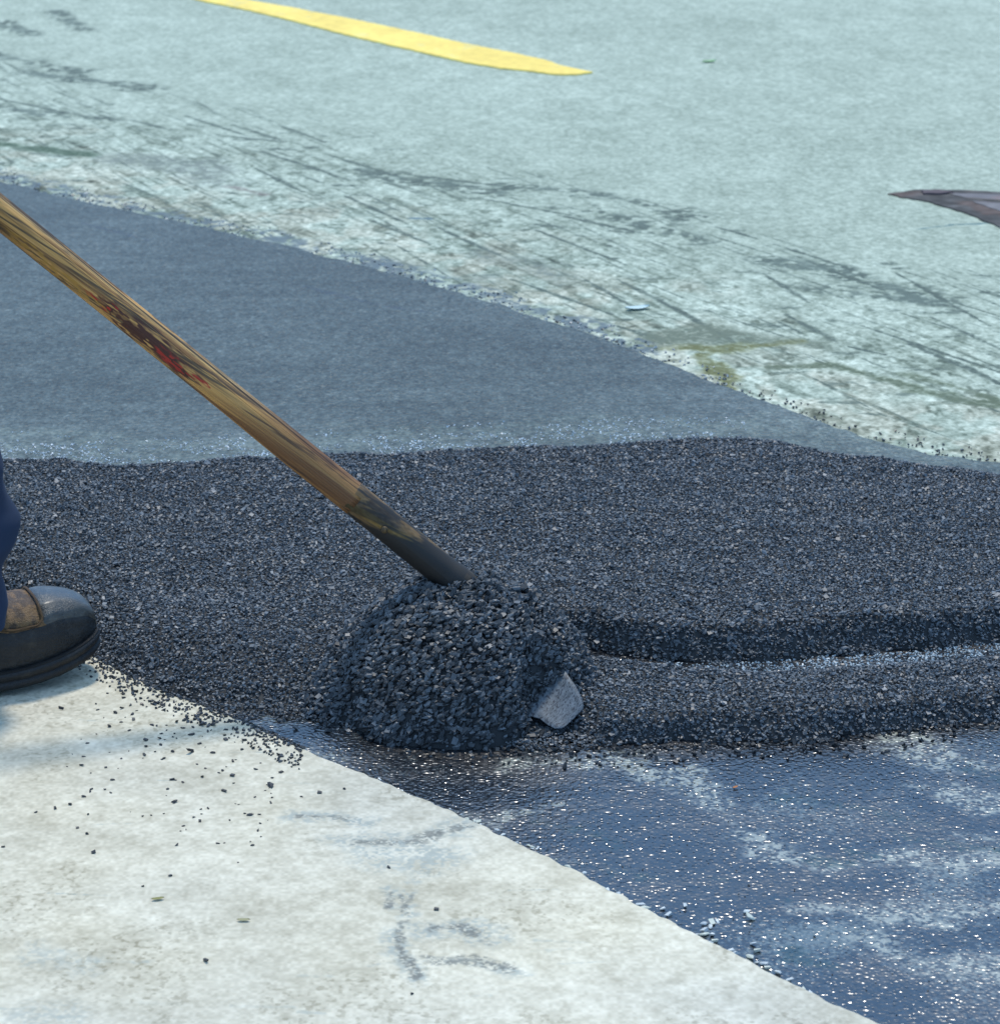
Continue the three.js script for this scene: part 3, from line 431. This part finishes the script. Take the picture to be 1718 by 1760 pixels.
// ---------------------------------------------------------------- shovel
const AX = new THREE.Vector3(-0.046, 0.112, -0.03), DIR = new THREE.Vector3(0.466, -0.4, 0).normalize();   // where the socket ends, and down the handle
{
  const G = new THREE.Group(); G.name = 'shovel'; scene.add(G);
  tag(G, 'long wooden handled shovel with its blade buried in the asphalt mound', 'shovel');
  const E1 = new THREE.Vector3(0, 0, 1), E2 = new THREE.Vector3().crossVectors(E1, DIR).normalize(); // E2 up and to the right
  if (E2.y < 0) E2.negate();
  // a round bar along the handle: s metres up from the socket end, rad(s, angle)
  function bar(s0, s1, ns, na, rad, capEnd = true) {
    const pos = [], uv = [], idx = [], P = new THREE.Vector3();
    for (let i = 0; i <= ns; i++) for (let k = 0; k <= na; k++) {
      const s = s0 + (s1 - s0) * i / ns, a = k / na * Math.PI * 2, r = rad(s, a), bow = 0.0015 * Math.sin(s * 2.4);
      P.copy(AX).addScaledVector(DIR, -s).addScaledVector(E2, bow + r * Math.sin(a)).addScaledVector(E1, r * Math.cos(a)); pos.push(P.x, P.y, P.z); uv.push(k / na, s);
    }
    for (let i = 0; i < ns; i++) for (let k = 0; k < na; k++) { const a = i * (na + 1) + k, b = a + 1, c = a + na + 1, d = c + 1; idx.push(a, c, b, b, c, d); }
    if (capEnd) for (const i of [0, ns]) { const o = pos.length / 3, q = i * (na + 1); const s = i ? s1 : s0, bow = 0.0015 * Math.sin(s * 2.4); P.copy(AX).addScaledVector(DIR, -s).addScaledVector(E2, bow); pos.push(P.x, P.y, P.z); uv.push(0.5, s); for (let k = 0; k < na; k++) i ? idx.push(o, q + k + 1, q + k) : idx.push(o, q + k, q + k + 1); }
    const g = new THREE.BufferGeometry(); g.setAttribute('position', new THREE.Float32BufferAttribute(pos, 3)); g.setAttribute('uv', new THREE.Float32BufferAttribute(uv, 2)); g.setIndex(idx); g.computeVertexNormals(); return g;
  }
  const LEN = 1.3, R = 0.0163;
  // wood: u round the handle (0 towards the street side facing the gutter, 0.25 on top), v along it in metres
  const W = 512, H = 2048, c = new Float32Array(W * H * 3), hgt = new Float32Array(W * H);
  for (let j = 0; j < H; j++) for (let i = 0; i < W; i++) {
    const u = i / W, s = 0.12 + j / H * 1.25, a = u * 6.2832, ca = Math.cos(a) * 3, sa = Math.sin(a) * 3;
    const fib = vn(u * 110 + fbm(s * 6, u * 4, 2) * 6, s * 6) * 0.6 + vn(u * 220, s * 14 + 5) * 0.4;
    const stain = fbm(ca * 0.9 + 8, s * 13 + sa * 0.9, 5), dirt = fbm(ca * 1.2 + 30, s * 34 + sa * 1.6 + 2, 4);
    const cleft = sm(0.17, 0.2, u) * sm(0.36, 0.3, u) * sm(0.58, 0.7, vn(u * 70 + 3 + fbm(s * 5, 1, 3) * 4, s * 3.2));
    let r = 212, g = 158, b = 88;
    const dk = sm(0.44, 0.58, stain); r = mix(r, 116, dk * 0.7); g = mix(g, 78, dk * 0.7); b = mix(b, 46, dk * 0.7);
    const d2 = sm(0.55, 0.7, dirt); r = mix(r, 62, d2 * 0.7); g = mix(g, 50, d2 * 0.7); b = mix(b, 40, d2 * 0.7);
    const paleTop = sm(0.12, 0.22, u) * sm(0.42, 0.33, u) * sm(0.38, 0.55, fbm(u * 16, s * 4 + 7, 3)); r = mix(r, 196, paleTop * 0.75); g = mix(g, 166, paleTop * 0.75); b = mix(b, 118, paleTop * 0.75);  // paler streaks along the top of the handle
    const v = (fib - 0.5) * 40; r += v; g += v * 0.9; b += v * 0.7;
    r = mix(r, 40, cleft * 0.8); g = mix(g, 30, cleft * 0.8); b = mix(b, 22, cleft * 0.8);
    const low = sm(0.36, 0.2, s + (fbm(ca, s * 20 + sa, 3) - 0.5) * 0.16); r = mix(r, 94, low * 0.45); g = mix(g, 58, low * 0.45); b = mix(b, 36, low * 0.45);   // oily brown staining up from the socket
    const k = (j * W + i) * 3; c[k] = r; c[k + 1] = g; c[k + 2] = b; hgt[j * W + i] = 0.5 + (fib - 0.5) * 0.5 - cleft * 0.5;
  }
  const daub = (u0, u1, s0, s1, col, th) => { for (let j = 0; j < H; j++) { const s = 0.12 + j / H * 1.25; if (s < s0 || s > s1) continue; for (let i = 0; i < W; i++) { let u = i / W; if (u > 0.75) u -= 1; const e = Math.hypot((u - (u0 + u1) / 2) / ((u1 - u0) / 2), (s - (s0 + s1) / 2) / ((s1 - s0) / 2)); const a = sm(1, 0.5, e + (fbm(u * 40, s * 60, 3) - 0.5) * 1.4) * sm(th, th + 0.12, vn(u * 70, s * 160) * 0.5 + vn(u * 30 + 7, s * 70) * 0.5); const k = (j * W + i) * 3; for (let q = 0; q < 3; q++) c[k + q] = mix(c[k + q], col[q], a); } } };
  daub(-0.16, 0.1, 0.345, 0.5, [84, 48, 34], 0.3);
  daub(-0.12, 0.06, 0.44, 0.505, [190, 48, 32], 0.56); daub(-0.12, 0.04, 0.335, 0.41, [176, 52, 38], 0.58);
  daub(-0.06, 0.06, 0.683, 0.705, [38, 26, 18], 0.0); daub(-0.2, 0.0, 0.46, 0.62, [190, 140, 64], 0.4); daub(-0.2, -0.02, 0.68, 0.8, [194, 142, 62], 0.4);
  const cb = new Uint8Array(W * H * 4), hb = new Uint8Array(W * H * 4);
  for (let i = 0; i < W * H; i++) { for (let q = 0; q < 3; q++) { cb[i * 4 + q] = clamp(c[i * 3 + q], 0, 255); hb[i * 4 + q] = clamp(hgt[i]) * 255; } cb[i * 4 + 3] = hb[i * 4 + 3] = 255; }
  const mk = (b, srgb) => { const t = new THREE.DataTexture(b, W, H); t.wrapS = THREE.RepeatWrapping; t.magFilter = t.minFilter = THREE.LinearFilter; if (srgb) t.colorSpace = THREE.SRGBColorSpace; t.needsUpdate = true; t.repeat.set(1, 1 / 1.25); t.offset.set(0, -0.12 / 1.25); return t; };
  const wood = new THREE.MeshStandardMaterial({ map: mk(cb, true), bumpMap: mk(hb, false), bumpScale: 0.0016, roughness: 0.7 });
  const lump = (s, a) => (fbm(Math.cos(a) * 0.9 + 20, s * 5 + Math.sin(a), 3) - 0.5);
  obj('handle', bar(0.14, LEN, 160, 40, (s, a) => R * (1 + 0.1 * lump(s, a)) + 0.0008 * sm(0.34, 0.24, s)), wood, G);
  const fp = new Plan(0, 0, 1, 0.3, 256, 256).fill((u, s, o) => { const ca = Math.cos(u * 6.2832), sa = Math.sin(u * 6.2832), n = fbm(ca * 3 + 9, s * 40 + sa * 2, 4), m = fbm(ca * 2 + 3, s * 18 + sa * 2 + 8, 3), v = (vn(u * 60, s * 300) - 0.5) * 22; const t = sm(0.4, 0.62, n), y = sm(0.52, 0.66, m); const tar = sm(0.42, 0.58, fbm(ca * 2 + 40, s * 30 + sa * 2, 4) + (0.1 - s) * 2.2); o[0] = mix(mix(122, 66, t) + v + 16 * y, 46, tar); o[1] = mix(mix(94, 54, t) + v + 12 * y, 42, tar); o[2] = mix(mix(58, 42, t) + v - 6 * y, 38, tar); });
  const ft = fp.texture(); ft.wrapS = THREE.RepeatWrapping; ft.repeat.set(1, 1 / 0.3);
  const steel = new THREE.MeshStandardMaterial({ map: ft, roughness: 0.62, metalness: 0.15 });
  const fer = obj('socket', bar(-0.05, 0.152, 50, 32, (s, a) => 0.0172 * (1 + 0.07 * lump(s * 3, a)) + (s < 0.02 ? 0.0015 * sm(0.02, 0.0, s) : 0) + (s > 0.148 ? -0.001 : 0)), steel, G);
  obj('rivet', new THREE.SphereGeometry(0.004, 12, 8).scale(1, 1, 0.6).translate(AX.x - DIR.x * 0.1, AX.y - DIR.y * 0.1, AX.z + 0.0186), steel, fer);
  // blade: a dished sheet from the socket to its front edge; the last rows stand clear of the heap
  const F = new THREE.Vector3(-0.03, 0.085, -0.025), rows = [
    [F.clone().add(new THREE.Vector3(0, -0.004, 0.02)), F.clone().add(new THREE.Vector3(0.01, 0.006, -0.02))],
    [new THREE.Vector3(-0.02, 0.0275, 0.055), new THREE.Vector3(0.03, 0.0675, -0.03)],
    [new THREE.Vector3(0.018, 0.0075, 0.08), new THREE.Vector3(0.055, 0.0505, 0.015)],
    [new THREE.Vector3(0.041, 0.0030, 0.085), new THREE.Vector3(0.071, 0.0370, 0.05)],
    [new THREE.Vector3(0.05, -0.0010, 0.0935), new THREE.Vector3(0.0795, 0.0290, 0.063)],
    [new THREE.Vector3(0.0575, -0.0030, 0.0985), new THREE.Vector3(0.0865, 0.0185, 0.0755)],
    [new THREE.Vector3(0.0655, -0.0020, 0.099), new THREE.Vector3(0.087, 0.0130, 0.082)]];
  const n = 10, pos = [], idx = [], uv = [];
  for (const side of [0, 1]) rows.forEach(([a, b], i) => { for (let k = 0; k <= n; k++) { const t = k / n, q = a.clone().lerp(b, t); q.y += -0.003 * Math.sin(Math.PI * t) * (i < 4 ? 1 : 0.3) - side * 0.0022 + (fbm(q.x * 90, q.z * 90, 2) - 0.5) * 0.0016 * (1 - side); pos.push(q.x, q.y, q.z); uv.push(t, i / 6); } });
  const m = rows.length, o = m * (n + 1);
  for (let i = 0; i < m - 1; i++) for (let k = 0; k < n; k++) { const a = i * (n + 1) + k, b = a + 1, e = a + n + 1, f = e + 1; idx.push(a, e, b, b, e, f, o + a, o + b, o + e, o + b, o + f, o + e); }
  const rim = []; for (let k = 0; k <= n; k++) rim.push(k); for (let i = 1; i < m; i++) rim.push(i * (n + 1) + n); for (let k = n - 1; k >= 0; k--) rim.push((m - 1) * (n + 1) + k); for (let i = m - 2; i >= 0; i--) rim.push(i * (n + 1));
  for (let i = 0; i < rim.length - 1; i++) idx.push(rim[i], rim[i + 1], o + rim[i], rim[i + 1], o + rim[i + 1], o + rim[i]);
  const bg = new THREE.BufferGeometry(); bg.setAttribute('position', new THREE.Float32BufferAttribute(pos, 3)); bg.setAttribute('uv', new THREE.Float32BufferAttribute(uv, 2)); bg.setIndex(idx); bg.computeVertexNormals();
  const bp = new Plan(0, 0, 1, 1, 256, 512).fill((x, z, o2) => { const v = (fbm(x * 14, z * 40, 4) - 0.5) * 60 + (vn(x * 50, z * 160) - 0.5) * 24, sp = sm(0.66, 0.76, vn(x * 26, z * 80)); o2[0] = 94 + v - 46 * sp; o2[1] = 102 + v - 46 * sp; o2[2] = 108 + v - 42 * sp; });
  obj('blade', bg, new THREE.MeshStandardMaterial({ map: bp.texture(), roughness: 0.55, metalness: 0.1, side: THREE.DoubleSide }), G);
}

// ---------------------------------------------------------------- the worker
{
  const G = new THREE.Group(); G.name = 'person'; scene.add(G);
  tag(G, 'person in navy jeans and dark work boots stepping beside the asphalt with the shovel', 'person');
  const V = (x, y, z) => new THREE.Vector3(x, y, z);
  const cap = (p, a, b, ra, rb) => { const bx = b.x - a.x, by = b.y - a.y, bz = b.z - a.z, t = clamp(((p.x - a.x) * bx + (p.y - a.y) * by + (p.z - a.z) * bz) / (bx * bx + by * by + bz * bz)); return Math.hypot(p.x - a.x - bx * t, p.y - a.y - by * t, p.z - a.z - bz * t) - (ra + (rb - ra) * t); };
  const smin = (a, b, k) => { const h = clamp(0.5 + 0.5 * (b - a) / k); return b + (a - b) * h - k * h * (1 - h); };
  function meshOf(sdf, lo, hi, res, polys = 60000) {
    const mc = new MarchingCubes(res, new THREE.MeshStandardMaterial(), false, false, polys), P = V(0, 0, 0); mc.isolation = 0;
    const cx = (lo.x + hi.x) / 2, cy = (lo.y + hi.y) / 2, cz = (lo.z + hi.z) / 2, hx = (hi.x - lo.x) / 2, hy = (hi.y - lo.y) / 2, hz = (hi.z - lo.z) / 2, hs = res / 2;
    for (let k = 0; k < res; k++) for (let j = 0; j < res; j++) for (let i = 0; i < res; i++) { P.set(cx + (i - hs) / hs * hx, cy + (j - hs) / hs * hy, cz + (k - hs) / hs * hz); mc.field[i + j * res + k * res * res] = -sdf(P); }
    mc.update();
    const n = mc.count, pos = new Float32Array(mc.positionArray.slice(0, n * 3));
    for (let i = 0; i < n; i++) { pos[i * 3] = cx + pos[i * 3] * hx; pos[i * 3 + 1] = cy + pos[i * 3 + 1] * hy; pos[i * 3 + 2] = cz + pos[i * 3 + 2] * hz; }
    const nor = new Float32Array(n * 3), Q = V(0, 0, 0), e = 0.002;
    for (let i = 0; i < n; i++) { P.set(pos[i * 3], pos[i * 3 + 1], pos[i * 3 + 2]); const d = sdf(P); const g = [sdf(Q.set(P.x + e, P.y, P.z)) - d, sdf(Q.set(P.x, P.y + e, P.z)) - d, sdf(Q.set(P.x, P.y, P.z + e)) - d], l = Math.hypot(...g) || 1; nor.set([g[0] / l, g[1] / l, g[2] / l], i * 3); }
    const g = new THREE.BufferGeometry(); g.setAttribute('position', new THREE.BufferAttribute(pos, 3)); g.setAttribute('normal', new THREE.BufferAttribute(nor, 3)); return g;
  }
  const J = { ankF: V(-0.592, 0.085, 0.014), shin: V(-0.583, 0.2, 0.018), kneeF: V(-0.602, 0.5, 0.06), hipF: V(-0.9, 0.9, 0.11), ankB: V(-1.16, 0.085, 0.3), kneeB: V(-1.03, 0.5, 0.28), hipB: V(-0.95, 0.9, 0.26), pel: V(-0.93, 0.95, 0.185), chest: V(-0.82, 1.26, 0.18), neck: V(-0.74, 1.44, 0.17), head: V(-0.66, 1.58, 0.16), shF: V(-0.78, 1.38, 0.0), shB: V(-0.82, 1.38, 0.36) };
  const onH = s => AX.clone().addScaledVector(DIR, -s), hL = onH(0.83), hU = onH(1.18);
  J.elF = V(-0.68, 1.1, -0.1); J.elB = V(-0.98, 1.12, 0.3); J.wrF = hL.clone().add(V(-0.01, 0.075, -0.01)); J.wrB = hU.clone().add(V(0.0, 0.06, 0.05));
  // trousers
  const folds = P => (fbm(P.y * 22 + P.x * 5, P.z * 7 + P.x * 9, 3) - 0.5) * 0.012 * sm(0.55, 0.2, P.y) + 0.005 * Math.sin(P.y * 70 + P.z * 20 + P.x * 16) * sm(0.34, 0.2, P.y) + (fbm(P.y * 9 + 40, P.x * 9 + P.z * 12, 2) - 0.5) * 0.014;
  const leg = (P, h, k, s, a) => smin(smin(cap(P, h, k, 0.1, 0.07), cap(P, k, s, 0.072, 0.069), 0.03), cap(P, s, a, 0.069, 0.066), 0.03);
  const shinB = V(-1.11, 0.24, 0.29);
  const trouser = P => { let d = smin(leg(P, J.hipF, J.kneeF, J.shin, J.ankF), leg(P, J.hipB, J.kneeB, shinB, J.ankB), 0.04); d = smin(d, cap(P, V(J.pel.x, J.pel.y + 0.02, J.pel.z - 0.06), V(J.pel.x, J.pel.y + 0.02, J.pel.z + 0.06), 0.115, 0.115), 0.06); d += folds(P); return Math.max(d, 0.092 + 0.012 * Math.sin(P.x * 40) - P.y, P.y - 1.02); };
  const den = heightTex(512, (i, j) => 0.5 + 0.3 * Math.sin((i + j) * Math.PI / 4) * 0.5 + 0.3 * (vn(i / 4, j / 4) - 0.5));
  const jeans = new THREE.MeshPhysicalMaterial({ color: new THREE.Color().setRGB(0.012, 0.026, 0.06), roughness: 0.9, sheen: 0.2, sheenRoughness: 0.6, sheenColor: new THREE.Color(0.2, 0.3, 0.5) });
  obj('trousers', meshOf(trouser, V(-1.32, 0.05, -0.12), V(-0.44, 1.07, 0.46), 118, 90000), jeans, G);
  // jacket
  const jacket = P => { let d = smin(cap(P, V(J.pel.x, 0.98, J.pel.z - 0.05), V(J.chest.x, J.chest.y, J.chest.z - 0.07), 0.115, 0.12), cap(P, V(J.pel.x, 0.98, J.pel.z + 0.05), V(J.chest.x, J.chest.y, J.chest.z + 0.07), 0.115, 0.12), 0.08); d = smin(d, cap(P, J.shF, J.shB, 0.075, 0.075), 0.07); for (const [s, e, w] of [[J.shF, J.elF, J.wrF], [J.shB, J.elB, J.wrB]]) d = smin(d, smin(cap(P, s, e, 0.068, 0.055), cap(P, e, w, 0.055, 0.043), 0.02), 0.03); d = smin(d, cap(P, J.chest, J.neck, 0.09, 0.062), 0.05); return Math.max(d + (fbm(P.x * 12 + P.z * 8, P.y * 14, 3) - 0.5) * 0.016, (P.y - J.neck.y) - 0.02); };
  obj('jacket', meshOf(jacket, V(-1.25, 0.62, -0.25), V(-0.5, 1.56, 0.52), 90, 60000), new THREE.MeshStandardMaterial({ color: new THREE.Color().setRGB(0.09, 0.1, 0.11), roughness: 0.9 }), G);
  // body: head, neck, trunk, limbs and gripping hands
  const hd = J.head, core = P => {
    let d = smin(cap(P, V(hd.x - 0.02, hd.y + 0.04, hd.z), V(hd.x + 0.015, hd.y - 0.035, hd.z), 0.092, 0.068), cap(P, J.neck, V(hd.x - 0.02, hd.y - 0.05, hd.z), 0.056, 0.052), 0.03);
    d = smin(d, cap(P, V(hd.x + 0.075, hd.y + 0.01, hd.z), V(hd.x + 0.098, hd.y - 0.02, hd.z), 0.012, 0.017), 0.012);
    d = smin(d, cap(P, V(hd.x + 0.066, hd.y - 0.055, hd.z - 0.02), V(hd.x + 0.066, hd.y - 0.055, hd.z + 0.02), 0.012, 0.012), 0.015);
    for (const s of [-1, 1]) { d = smin(d, cap(P, V(hd.x - 0.02, hd.y + 0.02, hd.z + s * 0.084), V(hd.x - 0.015, hd.y - 0.02, hd.z + s * 0.08), 0.017, 0.012), 0.008); d = Math.max(d, 0.014 - Math.hypot(P.x - hd.x - 0.086, P.y - hd.y - 0.012, P.z - hd.z - s * 0.033)); }
    d = smin(d, cap(P, J.neck, J.pel, 0.055, 0.09), 0.05); d = smin(d, cap(P, J.shF, J.shB, 0.04, 0.04), 0.05);
    for (const [s, e, w] of [[J.shF, J.elF, J.wrF], [J.shB, J.elB, J.wrB]]) d = smin(d, smin(cap(P, s, e, 0.042, 0.034), cap(P, e, w, 0.034, 0.026), 0.02), 0.03);
    for (const [h, k, a] of [[J.hipF, J.kneeF, J.ankF], [J.hipB, J.kneeB, J.ankB]]) d = smin(d, smin(cap(P, h, k, 0.07, 0.045), cap(P, k, a, 0.045, 0.035), 0.02), 0.04);
    return d;
  };
  const hand = (w, c, sgn) => { // four fingers and a thumb closed on the handle at c
    const parts = [], up = V(0, 0, 1).cross(DIR).normalize(); if (up.y < 0) up.negate();
    const ring = (s, a, r) => c.clone().addScaledVector(DIR, s).addScaledVector(up, r * Math.sin(a)).addScaledVector(V(0, 0, 1), sgn * r * Math.cos(a));
    [-0.031, -0.0105, 0.0105, 0.031].forEach((s, i) => { const r = 0.026, l = [0.9, 1, 0.97, 0.82][i]; let q = ring(s, 1.9, 0.031); for (const a of [0.9, -0.2, -1.25 * l]) { const z = ring(s, a, r); parts.push([q, z, 0.0092, 0.0085]); q = z; } });
    parts.push([ring(-0.03, 2.1, 0.034), ring(0.03, 2.1, 0.034), 0.015, 0.015], [w, ring(0, 2.0, 0.036), 0.025, 0.02], [ring(0.03, 2.5, 0.034), ring(0.05, 3.4, 0.027), 0.012, 0.0095], [ring(0.05, 3.4, 0.027), ring(0.045, 4.3, 0.027), 0.0095, 0.0085]);
    const f = P => { let d = 1e9; for (const [a, b, ra, rb] of parts) d = smin(d, cap(P, a, b, ra, rb), 0.006); return d; };
    return meshOf(f, c.clone().add(V(-0.1, -0.09, -0.09)), c.clone().add(V(0.1, 0.11, 0.09)), 56, 20000);
  };
  const skin = new THREE.MeshPhysicalMaterial({ color: new THREE.Color().setRGB(0.38, 0.22, 0.15), roughness: 0.55 });
  obj('body', mergeGeometries([meshOf(core, V(-1.3, 0.02, -0.2), V(-0.46, 1.76, 0.5), 112, 70000), hand(J.wrF, hL, -1), hand(J.wrB, hU, 1)]), skin, G);
  obj('cap', meshOf(P => Math.max(Math.min(cap(P, V(hd.x - 0.02, hd.y + 0.045, hd.z), V(hd.x, hd.y + 0.03, hd.z), 0.104, 0.1), Math.max(Math.hypot((P.x - hd.x - 0.08), (P.z - hd.z)) - 0.085, Math.abs(P.y - hd.y - 0.055) - 0.008)), hd.y + 0.045 - P.y), V(hd.x - 0.16, hd.y - 0.02, hd.z - 0.14), V(hd.x + 0.2, hd.y + 0.2, hd.z + 0.14), 48, 20000), jeans, G);
  // boots, heel at the origin, toe along +x, 0.29 m long
  const bw = u => 0.05 * Math.pow(clamp(1 - Math.pow(Math.abs(u - 0.15) / 0.145, 3.4)), 0.42) * (u < 0.15 ? 0.86 : 0.99 + 0.06 * sm(0.16, 0.22, u));
  const bt = u => u < 0.12 ? 0.105 : mix(0.105, 0.062, sm(0.12, 0.2, u)) * (u > 0.2 ? Math.pow(clamp(1 - Math.pow((u - 0.2) / 0.093, 2.6)), 0.5) : 1);
  const spring = u => 0.018 * Math.pow(clamp((u - 0.17) / 0.12), 2);
  function shell(u0, u1, nu, a0, a1, na, off, y0, rough = 0) {
    const pos = [], idx = [], uv = [];
    for (let i = 0; i <= nu; i++) for (let k = 0; k <= na; k++) {
      const u = u0 + (u1 - u0) * i / nu, a = a0 + (a1 - a0) * k / na, b = bw(u) - 0.004, t = bt(u), lip = rough * Math.max(Math.pow(Math.abs(2 * i / nu - 1), 8), Math.pow(Math.abs(2 * k / na - 1), 8));
      const ca = Math.cos(a), sa = Math.sin(a), o = off * (1 - lip); uv.push(u / 0.15, a * 0.05 / 0.15);
      pos.push(u + (u > 0.25 ? o * sm(0.25, 0.29, u) : 0), y0 + spring(u) + (t + o) * Math.pow(Math.abs(sa), 0.72) + (fbm(u * 40, a * 3, 2) - 0.5) * 0.003, (b + o) * Math.sign(ca) * Math.pow(Math.abs(ca), 0.62) + (a > 0.3 && a < 2.8 ? (fbm(u * 30 + 5, a * 4, 2) - 0.5) * 0.004 : 0));
    }
    for (let i = 0; i < nu; i++) for (let k = 0; k < na; k++) { const a = i * (na + 1) + k, b = a + 1, c = a + na + 1, d = c + 1; idx.push(a, b, c, b, d, c); }
    const g = new THREE.BufferGeometry(); g.setAttribute('position', new THREE.Float32BufferAttribute(pos, 3)); g.setAttribute('uv', new THREE.Float32BufferAttribute(uv, 2)); g.setIndex(idx); g.computeVertexNormals(); return g;
  }
  function soleGeo() {
    const prof = [[-0.007, 0], [-0.001, 0.002], [0.001, 0.005], [0.001, 0.01], [-0.002, 0.0115], [0.0005, 0.013], [0.002, 0.018], [0.0005, 0.0215], [-0.004, 0.023]], pos = [], idx = [], uv = [];
    // arc-length outline: rounded toe and heel from the width curve
    const ring = []; for (let i = 0; i <= 40; i++) { const t = i / 40, u = 0.0052 + 0.2896 * (0.5 - 0.5 * Math.cos(Math.PI * t)); ring.push([u, bw(u) + 0.002]); } for (let i = 39; i >= 1; i--) ring.push([ring[i][0], -ring[i][1]]);
    const n = ring.length;
    for (const [o, y] of prof) ring.forEach(([u, w], i) => { const a = ring[(i + n - 1) % n], b = ring[(i + 1) % n], tx = b[0] - a[0], tz = b[1] - a[1], l = Math.hypot(tx, tz) || 1; uv.push(i / n * 4.6, y / 0.15); pos.push(u - tz / l * o, y + spring(u) - (y < 0.004 && u > 0.085 && u < 0.12 ? -0.006 : 0), w + tx / l * o); });
    for (let r = 0; r < prof.length - 1; r++) for (let i = 0; i < n; i++) { const k = (i + 1) % n, a = r * n + i, b = r * n + k, c = a + n, d = b + n; idx.push(a, b, c, b, d, c); }
    for (const r of [0, prof.length - 1]) for (let i = 0; i < 40; i++) { const a = r * n + i, b = r * n + i + 1, c = r * n + (n - i) % n, d = r * n + (n - i - 1) % n; if (r) idx.push(a, b, c, b, d, c); else idx.push(a, c, b, b, c, d); }
    const g = new THREE.BufferGeometry(); g.setAttribute('position', new THREE.Float32BufferAttribute(pos, 3)); g.setAttribute('uv', new THREE.Float32BufferAttribute(uv, 2)); g.setIndex(idx); g.computeVertexNormals(); return g;
  }
  const wear = (base, scuff, amt) => { const p = new Plan(0, 0, 1, 1, 512, 512).fill((x, z, o) => { const n = sm(0.5, 0.66, fbm(x * 14, z * 9, 4)), f = sm(0.62, 0.74, vn(x * 40 + z * 30, z * 90)) * 0.5, v = (vn(x * 150, z * 150) - 0.5) * 14; const t = clamp((n + f) * amt); for (let q = 0; q < 3; q++) o[q] = mix(base[q], scuff[q], t) + v; }); const t = p.texture(); t.wrapS = t.wrapT = THREE.RepeatWrapping; return t; };
  const rubber = new THREE.MeshPhysicalMaterial({ map: wear([20, 19, 18], [46, 43, 38], 0.5), bumpMap: grainTex, bumpScale: 0.0006, roughness: 0.55 });
  const vamp = new THREE.MeshPhysicalMaterial({ map: wear([28, 26, 23], [54, 50, 44], 0.55), bumpMap: grainTex, bumpScale: 0.0007, roughness: 0.42 });
  const capM = new THREE.MeshPhysicalMaterial({ map: wear([62, 62, 58], [92, 90, 82], 0.6), bumpMap: grainTex, bumpScale: 0.0008, roughness: 0.34, clearcoat: 0.5, clearcoatRoughness: 0.3 });
  const leather = new THREE.MeshPhysicalMaterial({ map: wear([124, 94, 58], [72, 54, 36], 0.85), bumpMap: grainTex, bumpScale: 0.001, roughness: 0.55 });
  for (const [x, z, yaw, pitch, y] of [[-0.708, 0.048, 0.42, 0.03, 0], [-1.235, 0.335, 0.35, 0, 0]]) {
    const b = new THREE.Group(); b.name = 'boot'; G.add(b); b.position.set(x, y, z); b.rotation.set(0, yaw, pitch, 'YXZ');
    obj('sole', soleGeo(), rubber, b);
    obj('vamp', shell(0.008, 0.2922, 70, 0.0, Math.PI, 40, 0, 0.02), vamp, b);
    obj('toe_cap', shell(0.226, 0.2915, 34, 0.62, 2.75, 34, 0.0035, 0.02, 1), capM, b);
    obj('upper', shell(0.06, 0.23, 44, 0.6, 2.54, 30, 0.0045, 0.02, 1), leather, b);
    const edge = [], at = (u, a, off) => { const w = bw(u) - 0.004 + off, t = bt(u) + off, ca = Math.cos(a), sa = Math.sin(a); return V(u, 0.02 + spring(u) + t * Math.pow(sa, 0.72), w * Math.sign(ca) * Math.pow(Math.abs(ca), 0.62)); };
    for (let k = 0; k <= 16; k++) edge.push(at(0.08 + 0.14 * k / 16, 0.62, 0.004));
    for (let k = 1; k <= 16; k++) edge.push(at(0.226, 0.62 + 1.9 * k / 16, 0.004));
    obj('seam', new THREE.TubeGeometry(new THREE.CatmullRomCurve3(edge), 90, 0.0016, 6), leather, b);
    const welt = []; for (let k = 0; k <= 60; k++) { const q = Math.PI * (k / 60 - 0.5), u = 0.16 + 0.132 * Math.cos(q), w = (bw(Math.min(u, 0.2915)) + 0.0005) * Math.sign(q || 1) * (Math.abs(q) < 0.03 ? 0.2 : 1); welt.push(V(u, 0.0225 + spring(u), w)); }
    obj('welt', new THREE.TubeGeometry(new THREE.CatmullRomCurve3(welt), 140, 0.0017, 6), rubber, b);
    obj('ankle_collar', new THREE.CylinderGeometry(0.047, 0.05, 0.1, 28, 3).translate(0.078, 0.14, 0), leather, b);
  }
}

renderer.render(scene, camera);
